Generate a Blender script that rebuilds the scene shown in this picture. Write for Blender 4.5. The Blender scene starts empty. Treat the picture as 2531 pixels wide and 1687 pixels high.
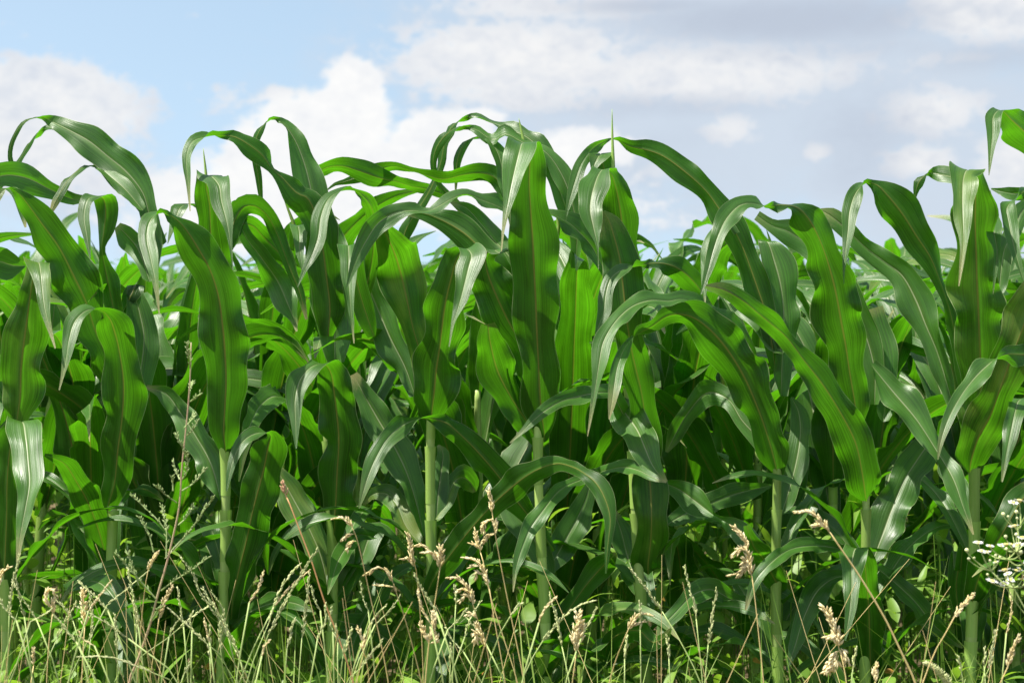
import bpy, math, random
from mathutils import Vector, noise
import numpy as np

# ------------------------------------------------------------------ camera, sky, sun, exposure
S = bpy.context.scene
C = S.collection
FPX = 4663.0            # focal length in photo pixels (photo 2531 px wide)
HOR, MID = 689.0, 1265.5
CAMZ = 1.05
ROW = 3.5               # metres from the camera to the front row
cam_d = bpy.data.cameras.new('camera')
cam = bpy.data.objects.new('camera', cam_d)
C.objects.link(cam)
cam.location = (0, 0, CAMZ)
cam.rotation_euler = (math.radians(90), 0, 0)
cam_d.sensor_width = 36
cam_d.lens = FPX / 2531 * 36
cam_d.shift_y = -(843.5 - HOR) / 2531
cam_d.clip_end = 2000
cam_d.dof.use_dof = True
cam_d.dof.focus_distance = 3.45
cam_d.dof.aperture_fstop = 7.5
S.camera = cam

SUN = Vector((-0.40, -0.10, 0.91)).normalized()      # direction towards the sun
sun_d = bpy.data.lights.new('sun', 'SUN')
sun = bpy.data.objects.new('sun', sun_d)
C.objects.link(sun)
sun_d.energy = 5.0
sun_d.angle = math.radians(0.5)
sun_d.color = (1.0, 0.95, 0.86)
sun.rotation_euler = SUN.to_track_quat('Z', 'Y').to_euler()
sun.location = SUN * 30

S.view_settings.view_transform = 'Standard'
S.view_settings.look = 'None'
EXPO = 0.95
S.view_settings.exposure = EXPO
S.view_settings.gamma = 1
S.cycles.use_denoising = True
S.cycles.max_bounces = 10
S.cycles.diffuse_bounces = 4
S.cycles.glossy_bounces = 3
S.cycles.transmission_bounces = 8
S.cycles.sample_clamp_indirect = 6

world = bpy.data.worlds.new('World')
S.world = world
world.use_nodes = True
SKY_STR = 0.12


def build_sky():
    nt = world.node_tree
    nt.nodes.clear()
    N, Lk = nt.nodes, nt.links

    def val(x, sock):
        if isinstance(x, (int, float)):
            sock.default_value = x
        else:
            Lk.new(x, sock)

    def m(op, a, b=0.0, c=None, clamp=False):
        n = N.new('ShaderNodeMath')
        n.operation = op
        n.use_clamp = clamp
        val(a, n.inputs[0])
        val(b, n.inputs[1])
        if c is not None:
            val(c, n.inputs[2])
        return n.outputs[0]

    def mix(f, a, b):
        n = N.new('ShaderNodeMix')
        n.data_type = 'RGBA'
        val(f, n.inputs[0])
        for x, s in ((a, n.inputs[6]), (b, n.inputs[7])):
            if isinstance(x, tuple):
                s.default_value = (*x, 1)
            else:
                Lk.new(x, s)
        return n.outputs[2]
    tc = N.new('ShaderNodeTexCoord')
    sep = N.new('ShaderNodeSeparateXYZ')
    Lk.new(tc.outputs['Generated'], sep.inputs[0])
    x, y, z = sep.outputs
    # sky colour, looked up a little higher than the true elevation (clear deep air)
    zz = m('MULTIPLY_ADD', z, 1.0, 0.30)
    cmb = N.new('ShaderNodeCombineXYZ')
    Lk.new(x, cmb.inputs[0]); Lk.new(y, cmb.inputs[1]); Lk.new(zz, cmb.inputs[2])
    nrm = N.new('ShaderNodeVectorMath'); nrm.operation = 'NORMALIZE'
    Lk.new(cmb.outputs[0], nrm.inputs[0])
    sky = N.new('ShaderNodeTexSky')
    sky.sky_type = 'NISHITA'
    sky.sun_disc = False
    sky.sun_elevation = math.asin(SUN.z)
    sky.sun_rotation = math.atan2(SUN.x, SUN.y)
    sky.air_density = 1.0
    sky.dust_density = 0.6
    sky.ozone_density = 1.2
    Lk.new(nrm.outputs[0], sky.inputs[0])
    # cloud bank: azimuth / elevation in degrees
    az = m('MULTIPLY', m('ARCTAN2', x, y), 57.2958)
    el = m('MULTIPLY', m('ARCSINE', z), 57.2958)
    base = N.new('ShaderNodeCombineXYZ')
    Lk.new(m('MULTIPLY', az, 1.0), base.inputs[0])
    Lk.new(m('MULTIPLY', el, 1.5), base.inputs[1])

    def fbm(scale, off, detail=6, rough=0.55, dist=0.3):
        mp = N.new('ShaderNodeVectorMath'); mp.operation = 'ADD'
        Lk.new(base.outputs[0], mp.inputs[0]); mp.inputs[1].default_value = off
        n = N.new('ShaderNodeTexNoise')
        n.inputs['Scale'].default_value = scale
        n.inputs['Detail'].default_value = detail
        n.inputs['Roughness'].default_value = rough
        n.inputs['Distortion'].default_value = dist
        Lk.new(mp.outputs[0], n.inputs['Vector'])
        return n.outputs[0]
    n1 = fbm(0.55, (3.1, 7.7, 0), 7, 0.58)
    n2 = fbm(1.6, (11.3, 2.2, 1), 6, 0.6)
    n3 = fbm(0.22, (5.0, 1.0, 4), 4, 0.5)
    dn = m('SUBTRACT', n1, 0.5)
    dn2 = m('SUBTRACT', n2, 0.5)
    dn3 = m('SUBTRACT', n3, 0.5)
    K = 1.0 / 75.6     # degrees per unit of the cloud table (a 2352-unit wide panorama of 31 degrees)

    def bank(lst, n_amp, n2_amp, lo, hi, extra=None):
        """soft-edged coverage of the union of elliptical cloud masses, broken up by noise"""
        tot = None
        for cx, cy, rx, ry, amp in lst:
            da = m('DIVIDE', m('SUBTRACT', az, (cx - 1176) * K), rx * K)
            de = m('DIVIDE', m('SUBTRACT', el, (640 - cy) * K), ry * K)
            q = m('ADD', m('MULTIPLY', da, da), m('MULTIPLY', de, de))
            g = m('MULTIPLY', m('POWER', 2.718, m('MULTIPLY', q, -0.7)), amp)
            tot = g if tot is None else m('MAXIMUM', tot, g)
        tot = m('ADD', tot, m('ADD', m('MULTIPLY', dn, n_amp), m('MULTIPLY', dn2, n2_amp)))
        if extra is not None:
            tot = m('ADD', tot, extra)
        mr = N.new('ShaderNodeMapRange'); mr.interpolation_type = 'SMOOTHSTEP'
        Lk.new(tot, mr.inputs[0]); mr.inputs[1].default_value = lo; mr.inputs[2].default_value = hi
        return mr.outputs[0]
    away = m('GREATER_THAN', m('ABSOLUTE', az), 21.0)
    high = m('MULTIPLY', m('SUBTRACT', el, 11.0), 0.08, clamp=True)
    gen = m('MULTIPLY', m('MAXIMUM', away, high), m('MULTIPLY', m('SUBTRACT', n3, 0.45), 4.0))
    veil = bank([(1750, 230, 820, 330, 1.0), (2200, 450, 600, 220, .9), (1500, 30, 560, 160, 1.0), (150, 430, 300, 170, .75), (450, 520, 500, 140, .6), (640, 260, 200, 110, .45)], .7, .25, .2, .85)
    soft = bank([(1180, 140, 300, 95, 1.0), (1100, 205, 200, 60, .7), (1620, 175, 380, 75, .85), (1250, 225, 260, 50, .7), (1250, 20, 330, 40, .7), (2260, 40, 190, 75, 1.0), (2080, 60, 60, 40, .55),
                 (2130, 265, 130, 60, .8), (1675, 300, 75, 45, .7), (1872, 356, 38, 28, .72), (2095, 375, 90, 45, .85), (2330, 385, 110, 70, 1.0), (1530, 400, 80, 40, .6), (1000, 160, 140, 60, .6), (2150, 150, 200, 25, .5),
                 (110, 235, 210, 80, 1.15), (260, 275, 110, 60, .8), (60, 330, 260, 120, 1.0), (300, 420, 180, 90, .6), (30, 100, 120, 45, .38), (15, 20, 50, 30, .4), (430, 200, 60, 30, .42), (540, 235, 100, 50, .55), (660, 225, 80, 40, .7), (430, 50, 50, 22, .36), (868, 65, 26, 16, .45)],
                .85, .95, .35, .68, gen)
    cum = bank([(812, 200, 72, 66, 1.0), (845, 240, 66, 60, .9), (770, 225, 60, 40, .8), (740, 300, 200, 95, 1.0), (640, 265, 75, 45, .75), (590, 330, 90, 70, .8), (1010, 310, 150, 60, .95), (1100, 270, 90, 30, .8), (1000, 420, 420, 120, 1.0), (640, 470, 330, 130, 1.0),
                (1330, 345, 150, 60, .85), (1400, 470, 330, 120, .55), (330, 520, 200, 90, .55)], .55, .55, .42, .66)
    dark = bank([(1820, 55, 360, 55, 1.0), (1480, 20, 250, 22, .8), (1500, 245, 330, 36, .6), (1980, 320, 160, 150, .6), (1850, 120, 500, 40, .5), (1500, 420, 220, 90, .4), (2250, 150, 200, 40, .6), (1560, 330, 150, 70, .4)], .5, .25, .15, 1.0)
    shade = m('ADD', m('MULTIPLY', dn2, 1.6), m('ADD', m('MULTIPLY', dn, 1.3), 0.32), clamp=True)
    k = 1.0 / SKY_STR / 2 ** EXPO
    V_ = (0.64 * k, 0.72 * k, 0.825 * k)
    D_ = (0.51 * k, 0.575 * k, 0.69 * k)
    S1 = (0.93 * k, 0.93 * k, 0.93 * k)
    S2 = (0.66 * k, 0.715 * k, 0.81 * k)
    C1 = (1.0 * k, 1.0 * k, 0.99 * k)
    C2 = (0.84 * k, 0.865 * k, 0.91 * k)
    tint = N.new('ShaderNodeMix'); tint.data_type = 'RGBA'; tint.blend_type = 'MULTIPLY'
    tint.inputs[0].default_value = 1.0
    Lk.new(sky.outputs[0], tint.inputs[6]); tint.inputs[7].default_value = (1.48, 1.28, .98, 1)
    c = mix(m('MULTIPLY', veil, .92), tint.outputs[2], V_)
    c = mix(m('MULTIPLY', soft, .95), c, mix(shade, S1, S2))
    c = mix(m('MULTIPLY', dark, .85), c, D_)
    c2 = mix(cum, c, mix(shade, C1, C2))
    bg = N.new('ShaderNodeBackground')
    bg.inputs[1].default_value = SKY_STR
    Lk.new(c2, bg.inputs[0])
    out = N.new('ShaderNodeOutputWorld')
    Lk.new(bg.outputs[0], out.inputs[0])


build_sky()

# ------------------------------------------------------------------ helpers
R = random.Random(7)


def pix(px, py, D):
    s = D / FPX
    return Vector(((px - MID) * s, D, CAMZ - (py - HOR) * s))


SP = {'A': (0, 200, .42092), 'B': (630, 200, .42092), 'C': (1240, 200, .42092), 'D': (1871, 200, .42092),
      'E': (0, 800, .5656), 'F': (630, 800, .5656), 'G': (1240, 800, .5656), 'H': (1871, 800, .5656),
      'K': (0, 1250, .27868), 'L': (500, 1250, .27868), 'M': (1000, 1250, .27868), 'N': (1500, 1250, .27868), 'O': (2011, 1250, .27868),
      'W': (300, 820, .36994), 'X': (2300, 1180, .20406)}


def parse(sp, txt):
    ox, oy, k = SP[sp]
    out = []
    for tok in txt.split():
        flag = ''
        if tok[-1] in 'FTt':
            flag = tok[-1]
            tok = tok[:-1]
        a = [float(q) for q in tok.split(',')]
        out.append((ox + a[0] * k, oy + a[1] * k, (a[2] * k if len(a) > 2 else 0), flag))
    return out


class MB:
    """collects vertices, faces and uvs for ONE mesh"""

    def __init__(self):
        self.v, self.f, self.uv = [], [], []
        self.t = {}

    def grid(self, rows, uvs):
        n = len(rows[0]); b = len(self.v)
        for r in rows:
            self.v.extend(r)
        for i in range(len(rows) - 1):
            for j in range(n - 1):
                self.f.append((b + i * n + j, b + i * n + j + 1, b + (i + 1) * n + j + 1, b + (i + 1) * n + j))
                self.uv.append((uvs[i][j], uvs[i][j + 1], uvs[i + 1][j + 1], uvs[i + 1][j]))

    def tube(self, pts, rad, n=8, cap=True):
        b = len(self.v)
        pts = [Vector(p) for p in pts]
        L = 0.0
        ref = Vector((0.3, 1, 0.1)).normalized()
        ls = []
        for i, p in enumerate(pts):
            t = (pts[min(i + 1, len(pts) - 1)] - pts[max(i - 1, 0)]).normalized()
            a = t.cross(ref)
            if a.length < 1e-4:
                a = t.cross(Vector((1, 0, 0)))
            a.normalize()
            c = t.cross(a)
            if i:
                L += (p - pts[i - 1]).length
            ls.append(L)
            r = rad[i] if hasattr(rad, '__len__') else rad
            for k in range(n):
                q = 2 * math.pi * k / n
                self.v.append(p + a * (math.cos(q) * r) + c * (math.sin(q) * r))
        for i in range(len(pts) - 1):
            for k in range(n):
                k2 = (k + 1) % n
                self.f.append((b + i * n + k, b + i * n + k2, b + (i + 1) * n + k2, b + (i + 1) * n + k))
                u0, u1 = k / n, (k + 1) / n
                self.uv.append(((u0, ls[i] * 10), (u1, ls[i] * 10), (u1, ls[i + 1] * 10), (u0, ls[i + 1] * 10)))
        if cap:
            self.f.append(tuple(b + (len(pts) - 1) * n + k for k in range(n)))
            self.uv.append(tuple((0.5, L * 10) for k in range(n)))

    def seed(self, p, d, ln, w, n=4):
        """spindle-shaped spikelet from p along d"""
        d = Vector(d).normalized()
        a = d.cross(Vector((0.2, 1, 0.37))).normalized()
        c = d.cross(a)
        b = len(self.v)
        p = Vector(p)
        self.v.append(p)
        for t, ww in ((.3, 1.0), (.65, .75)):
            for k in range(n):
                q = 2 * math.pi * k / n
                self.v.append(p + d * (ln * t) + a * (math.cos(q) * w * ww) + c * (math.sin(q) * w * ww))
        self.v.append(p + d * ln)
        e = b + 1 + 2 * n
        for k in range(n):
            k2 = (k + 1) % n
            for fc in ((b, b + 1 + k2, b + 1 + k), (b + 1 + k, b + 1 + k2, b + 1 + n + k2, b + 1 + n + k), (b + 1 + n + k, b + 1 + n + k2, e)):
                self.f.append(fc)
                self.uv.append(tuple((0.5, 0.5) for _ in fc))

    def build(self, name, mat, parent=None, smooth=True):
        me = bpy.data.meshes.new(name)
        me.from_pydata([tuple(x) for x in self.v], [], self.f)
        lay = me.uv_layers.new(name='UVMap')
        flat = [c for fuv in self.uv for q in fuv for c in q]
        lay.data.foreach_set('uv', flat)
        if smooth:
            me.polygons.foreach_set('use_smooth', [True] * len(me.polygons))
        if self.t:
            at = me.attributes.new('tip', 'FLOAT', 'POINT')
            at.data.foreach_set('value', [self.t.get(i, 0.0) for i in range(len(self.v))])
        me.materials.append(mat)
        me.update()
        o = bpy.data.objects.new(name, me)
        C.objects.link(o)
        if parent is not None:
            o.parent = parent
            o.location = -Vector(parent.location) if parent.get('world_kids') else (0, 0, 0)
        return o


def tag(o, label, cat, group=None, kind=None):
    if label:
        o['label'] = label
    if cat:
        o['category'] = cat
    if group:
        o['group'] = group
    if kind:
        o['kind'] = kind
    return o


def empty(name, loc):
    o = bpy.data.objects.new(name, None)
    o.empty_display_size = 0.1
    C.objects.link(o)
    o.location = loc
    return o


def part(mb, name, mat, root):
    """mesh given in world coordinates -> child of root"""
    off = Vector(root.location)
    mb.v = [Vector(v) - off for v in mb.v]
    return mb.build(name, mat, root)


def copy_tree(o, parent=None):
    c = o.copy()
    C.objects.link(c)
    if parent is not None:
        c.parent = parent
    for ch in kids.get(o.name, []):
        copy_tree(ch, c)
    return c


kids = {}

# ------------------------------------------------------------------ materials


def new_mat(name):
    mt = bpy.data.materials.new(name)
    mt.use_nodes = True
    mt.node_tree.nodes.clear()
    return mt, mt.node_tree.nodes, mt.node_tree.links


def leaf_material(name, up, under, trans, tmix=0.42, rough=0.40, rib_up=(.42, .47, .26), rib_un=(.30, .26, .06), spec=0.5):
    mt, N, Lk = new_mat(name)

    def m(op, a, b=0.0, clamp=False):
        n = N.new('ShaderNodeMath'); n.operation = op; n.use_clamp = clamp
        for q, s in ((a, n.inputs[0]), (b, n.inputs[1])):
            if isinstance(q, (int, float)):
                s.default_value = q
            else:
                Lk.new(q, s)
        return n.outputs[0]

    def mix(f, a, b, blend='MIX'):
        n = N.new('ShaderNodeMix'); n.data_type = 'RGBA'; n.blend_type = blend
        if isinstance(f, (int, float)):
            n.inputs[0].default_value = f
        else:
            Lk.new(f, n.inputs[0])
        for q, s in ((a, n.inputs[6]), (b, n.inputs[7])):
            if isinstance(q, tuple):
                s.default_value = (*q, 1)
            else:
                Lk.new(q, s)
        return n.outputs[2]
    uv = N.new('ShaderNodeUVMap')
    sep = N.new('ShaderNodeSeparateXYZ'); Lk.new(uv.outputs[0], sep.inputs[0])
    u, v = sep.outputs[0], sep.outputs[1]
    oi = N.new('ShaderNodeObjectInfo')

    def nz(su, sv, detail=2, rough_=.5):
        cb = N.new('ShaderNodeCombineXYZ')
        Lk.new(m('MULTIPLY', u, su), cb.inputs[0]); Lk.new(m('MULTIPLY', v, sv), cb.inputs[1])
        Lk.new(m('MULTIPLY', oi.outputs['Random'], 37.0), cb.inputs[2])
        t = N.new('ShaderNodeTexNoise'); t.inputs['Scale'].default_value = 1
        t.inputs['Detail'].default_value = detail; t.inputs['Roughness'].default_value = rough_
        Lk.new(cb.outputs[0], t.inputs['Vector'])
        return t.outputs[0]
    fine = nz(62, .25, 1)
    mid = nz(34, .16, 2)
    blot = nz(2.2, 1.1, 3)
    speck = nz(30, 16, 1)
    au = m('ABSOLUTE', m('SUBTRACT', u, .5))

    def rng(x, a, b, c=0.0, d=1.0):
        n = N.new('ShaderNodeMapRange'); Lk.new(x, n.inputs[0])
        n.inputs[1].default_value = a; n.inputs[2].default_value = b; n.inputs[3].default_value = c; n.inputs[4].default_value = d
        return n.outputs[0]
    rib = rng(au, .008, .024, 1, 0)
    ribh = rng(au, .03, .14, 1, 0)
    edge = rng(au, .482, .496)
    stripe = m('ADD', m('MULTIPLY', rng(fine, .36, .64), .5), m('MULTIPLY', rng(mid, .34, .66), .5))
    fac = m('ADD', rng(stripe, 0, 1, .80, 1.20), rng(blot, .3, .7, -.22, .22))
    fac = m('MULTIPLY', fac, rng(oi.outputs['Random'], 0, 1, .84, 1.16))
    gm = N.new('ShaderNodeNewGeometry')
    side = gm.outputs['Backfacing']
    grey = N.new('ShaderNodeCombineColor')
    for i in range(3):
        Lk.new(fac, grey.inputs[i])
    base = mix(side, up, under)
    base = mix(1.0, base, grey.outputs[0], 'MULTIPLY')
    base = mix(m('MULTIPLY', ribh, .25), base, (.20, .30, .08))
    base = mix(m('MULTIPLY', rib, .8), base, mix(side, rib_up, rib_un))
    base = mix(m('MULTIPLY', edge, .7), base, (.40, .47, .22))
    base = mix(m('MULTIPLY', rng(speck, .76, .80), .25), base, (.35, .42, .18))
    ta = N.new('ShaderNodeAttribute'); ta.attribute_name = 'tip'
    tipn = m('ADD', ta.outputs['Fac'], m('MULTIPLY', m('SUBTRACT', speck, .5), .10))
    tipm = m('MULTIPLY', rng(tipn, .90, .99), rng(oi.outputs['Random'], .25, .6))
    base = mix(m('MULTIPLY', tipm, .75), base, (.50, .42, .20))
    old = rng(oi.outputs['Random'], .90, .97)
    base = mix(m('MULTIPLY', old, m('MULTIPLY', rng(blot, .40, .66), .5)), base, (.26, .27, .05))
    fac2 = m('ADD', rng(stripe, 0, 1, .64, 1.36), rng(blot, .3, .7, -.28, .28))
    g2 = N.new('ShaderNodeCombineColor')
    for i in range(3):
        Lk.new(fac2, g2.inputs[i])
    tcol = mix(1.0, trans, g2.outputs[0], 'MULTIPLY')
    tcol = mix(m('MULTIPLY', rib, .6), tcol, (.19, .17, .02))
    bsdf = N.new('ShaderNodeBsdfPrincipled')
    Lk.new(base, bsdf.inputs['Base Color'])
    Lk.new(rng(blot, .3, .7, rough - .05, rough + .09), bsdf.inputs['Roughness'])
    Lk.new(rng(side, 0, 1, spec, .32), bsdf.inputs['Specular IOR Level'])
    bmp = N.new('ShaderNodeBump'); bmp.inputs['Strength'].default_value = .35; bmp.inputs['Distance'].default_value = .0022
    Lk.new(m('ADD', m('MULTIPLY', mid, 1.0), m('MULTIPLY', fine, .35)), bmp.inputs['Height'])
    Lk.new(bmp.outputs[0], bsdf.inputs['Normal'])
    tr = N.new('ShaderNodeBsdfTranslucent'); Lk.new(tcol, tr.inputs[0])
    ms = N.new('ShaderNodeMixShader'); ms.inputs[0].default_value = tmix
    Lk.new(bsdf.outputs[0], ms.inputs[1]); Lk.new(tr.outputs[0], ms.inputs[2])
    out = N.new('ShaderNodeOutputMaterial'); Lk.new(ms.outputs[0], out.inputs[0])
    return mt


def simple_mat(name, col, col2, rough=.55, sv=1.5, su=8, trans=None, tmix=.3, spec=.4, coords='UV'):
    mt, N, Lk = new_mat(name)
    tc = N.new('ShaderNodeTexCoord')
    mp = N.new('ShaderNodeMapping'); mp.inputs['Scale'].default_value = (su, sv, su)
    Lk.new(tc.outputs[coords], mp.inputs[0])
    t = N.new('ShaderNodeTexNoise'); t.inputs['Scale'].default_value = 1; t.inputs['Detail'].default_value = 4
    Lk.new(mp.outputs[0], t.inputs['Vector'])
    oi = N.new('ShaderNodeObjectInfo')
    mr = N.new('ShaderNodeMapRange'); mr.inputs[1].default_value = .3; mr.inputs[2].default_value = .7
    Lk.new(t.outputs[0], mr.inputs[0])
    mx = N.new('ShaderNodeMix'); mx.data_type = 'RGBA'
    Lk.new(mr.outputs[0], mx.inputs[0])
    mx.inputs[6].default_value = (*col, 1); mx.inputs[7].default_value = (*col2, 1)
    hs = N.new('ShaderNodeHueSaturation')
    v = N.new('ShaderNodeMapRange'); v.inputs[3].default_value = .78; v.inputs[4].default_value = 1.22
    Lk.new(oi.outputs['Random'], v.inputs[0]); Lk.new(v.outputs[0], hs.inputs['Value'])
    Lk.new(mx.outputs[2], hs.inputs['Color'])
    b = N.new('ShaderNodeBsdfPrincipled')
    b.inputs['Roughness'].default_value = rough
    b.inputs['Specular IOR Level'].default_value = spec
    Lk.new(hs.outputs[0], b.inputs['Base Color'])
    bp = N.new('ShaderNodeBump'); bp.inputs['Strength'].default_value = .3; bp.inputs['Distance'].default_value = .002
    Lk.new(t.outputs[0], bp.inputs['Height']); Lk.new(bp.outputs[0], b.inputs['Normal'])
    out = N.new('ShaderNodeOutputMaterial')
    if trans:
        tr = N.new('ShaderNodeBsdfTranslucent'); tr.inputs[0].default_value = (*trans, 1)
        ms = N.new('ShaderNodeMixShader'); ms.inputs[0].default_value = tmix
        Lk.new(b.outputs[0], ms.inputs[1]); Lk.new(tr.outputs[0], ms.inputs[2]); Lk.new(ms.outputs[0], out.inputs[0])
    else:
        Lk.new(b.outputs[0], out.inputs[0])
    return mt


M = {
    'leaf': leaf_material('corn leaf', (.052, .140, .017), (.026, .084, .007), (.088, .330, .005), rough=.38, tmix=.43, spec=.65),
    'stalk': simple_mat('corn stalk', (.38, .53, .13), (.48, .62, .20), .42, 1.2, 14, (.28, .42, .05), .18),
    'sheath': simple_mat('leaf sheath', (.29, .46, .09), (.38, .54, .13), .42, .5, 26, (.20, .40, .03), .25),
    'straw': simple_mat('dry straw', (.76, .58, .22), (.86, .72, .34), .6, 3, 6, (.5, .35, .12), .25),
    'rust': simple_mat('rusty straw', (.42, .20, .08), (.52, .30, .12), .6, 3, 6),
    'seed': simple_mat('dry seed head', (.88, .72, .32), (.95, .86, .54), .65, 60, 60, (.6, .45, .2), .3, coords='Object'),
    'darkseed': simple_mat('brown seed head', (.34, .19, .11), (.46, .28, .16), .65, 60, 60, coords='Object'),
    'gstem': simple_mat('green grass stem', (.40, .54, .15), (.56, .64, .28), .55, 3, 6, (.3, .45, .08), .25),
    'gseed': simple_mat('green grass seed', (.60, .66, .26), (.74, .76, .42), .6, 60, 60, (.4, .5, .12), .3, coords='Object'),
    'blade': simple_mat('grass blade', (.17, .32, .04), (.36, .43, .11), .5, .6, 3, (.26, .42, .04), .4, coords='Object'),
    'weed': simple_mat('weed leaf', (.13, .27, .035), (.26, .42, .07), .45, .5, 3, (.28, .50, .03), .45, coords='Object'),
    'weedstem': simple_mat('reddish weed stem', (.44, .24, .17), (.44, .40, .20), .5, 1.4, 2),
    'sprig': simple_mat('weed sprig', (.30, .41, .13), (.44, .52, .24), .6, 50, 50, (.3, .45, .12), .3, coords='Object'),
    'petal': simple_mat('white petal', (.80, .80, .78), (.86, .86, .83), .6, 40, 40, (.8, .8, .75), .3, coords='Object'),
    'disc': simple_mat('yellow flower centre', (.70, .58, .12), (.78, .66, .22), .7, 200, 200, coords='Object'),
    'bud': simple_mat('flower bud', (.52, .58, .24), (.66, .68, .40), .6, 100, 100, coords='Object'),
    'dead': simple_mat('dead leaf', (.50, .25, .05), (.58, .38, .08), .6, 20, 20, (.6, .3, .05), .3, coords='Object'),
    'soil': simple_mat('soil', (.07, .052, .028), (.15, .11, .062), .9, 9, 9, coords='Object', spec=.2),
}

# ------------------------------------------------------------------ leaf surface


US = [-1, -.86, -.68, -.48, -.28, -.09, -.03, .03, .09, .28, .48, .68, .86, 1]


def catmull(ps, ts, t):
    i = 0
    while i < len(ts) - 2 and t > ts[i + 1]:
        i += 1
    p1, p2 = ps[i], ps[i + 1]
    p0 = ps[i - 1] if i > 0 else p1 + (p1 - p2)
    p3 = ps[i + 2] if i + 2 < len(ps) else p2 + (p2 - p1)
    t1, t2 = ts[i], ts[i + 1]
    t0 = ts[i - 1] if i > 0 else t1 - (t2 - t1)
    t3 = ts[i + 2] if i + 2 < len(ts) else t2 + (t2 - t1)
    m1 = ((p2 - p0) / (t2 - t0)) * (t2 - t1)
    m2 = ((p3 - p1) / (t3 - t1)) * (t2 - t1)
    s = (t - t1) / (t2 - t1)
    s2, s3 = s * s, s * s * s
    return p1 * (2 * s3 - 3 * s2 + 1) + m1 * (s3 - 2 * s2 + s) + p2 * (-2 * s3 + 3 * s2) + m2 * (s3 - s2)


def ribbon(mb, P, B, rng, wave=1.0, step=0.010, us=US, cup=.17, maxn=90):
    """leaf blade along 3-D control points P with half-width vectors B; adds to mb"""
    n = len(P)
    ts = [0.0]
    for i in range(1, n):
        ts.append(ts[-1] + max(1e-4, (P[i] - P[i - 1]).length))
    L = ts[-1]
    ns = max(8, min(maxn, int(L / step)))
    pts, bs = [], []
    for k in range(ns + 1):
        t = L * k / ns
        pts.append(catmull(P, ts, t)); bs.append(catmull(B, ts, t))
    nrm = []
    up = 0.0
    for k in range(ns + 1):
        tg = pts[min(k + 1, ns)] - pts[max(k - 1, 0)]
        nn = tg.cross(bs[k])
        w = bs[k].length
        nn = nn.normalized() if nn.length > 1e-9 else Vector((0, 0, 1))
        nrm.append(nn)
        up += nn.z * w
    sg = 1.0 if up >= 0 else -1.0
    ph = [rng.uniform(0, 6.28) for _ in range(6)]
    lam = [rng.uniform(.07, .14), rng.uniform(.07, .14)]
    am = rng.uniform(.7, 1.3) * wave
    rows, uvs = [], []
    for k in range(ns + 1):
        s = L * k / ns
        f = k / ns
        w = bs[k].length
        env = min(1, f * 6) * min(1, (1 - f) * 5)
        wrap = max(0.0, 1 - f / .10) ** 2
        row, ur = [], []
        for u in us:
            sd = 0 if u < 0 else 1
            mod = .6 + .4 * math.sin(s * 6.28 / .23 + ph[2 + sd])
            wv = math.sin(s * 6.28 / lam[sd] + ph[sd] + 1.1 * math.sin(s * 6.28 / .19 + ph[4 + sd]))
            off = am * .36 * w * wv * mod * env * abs(u) ** 2.2 + (cup + .55 * wrap) * w * (abs(u) ** 1.3) - (.05 * w if abs(u) < .05 else 0)
            wid = 1 + (.11 * math.sin(s * 6.28 / (lam[sd] * 1.13) + ph[4 + sd]) + .075 * math.sin(s * 6.28 / .21 + ph[3 - sd])) * am * env
            wid *= 1 - .4 * wrap
            row.append(pts[k] + bs[k] * (u * wid) + nrm[k] * (sg * off))
            ur.append((.5 + .5 * u, s * 10))
        if sg > 0:
            row.reverse(); ur.reverse()
        rows.append(row); uvs.append(ur)
    # orientation: normal of grid faces must be the upper side
    b0 = len(mb.v)
    mb.grid(rows, uvs)
    nu = len(us)
    for k in range(ns + 1):
        if k > ns * .7:
            for j in range(nu):
                mb.t[b0 + k * nu + j] = k / ns


LEAN = 2.4      # how far the blades lean out of the row towards the camera


DRAPE = .95     # how far a folded tip hangs out per unit of length


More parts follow.
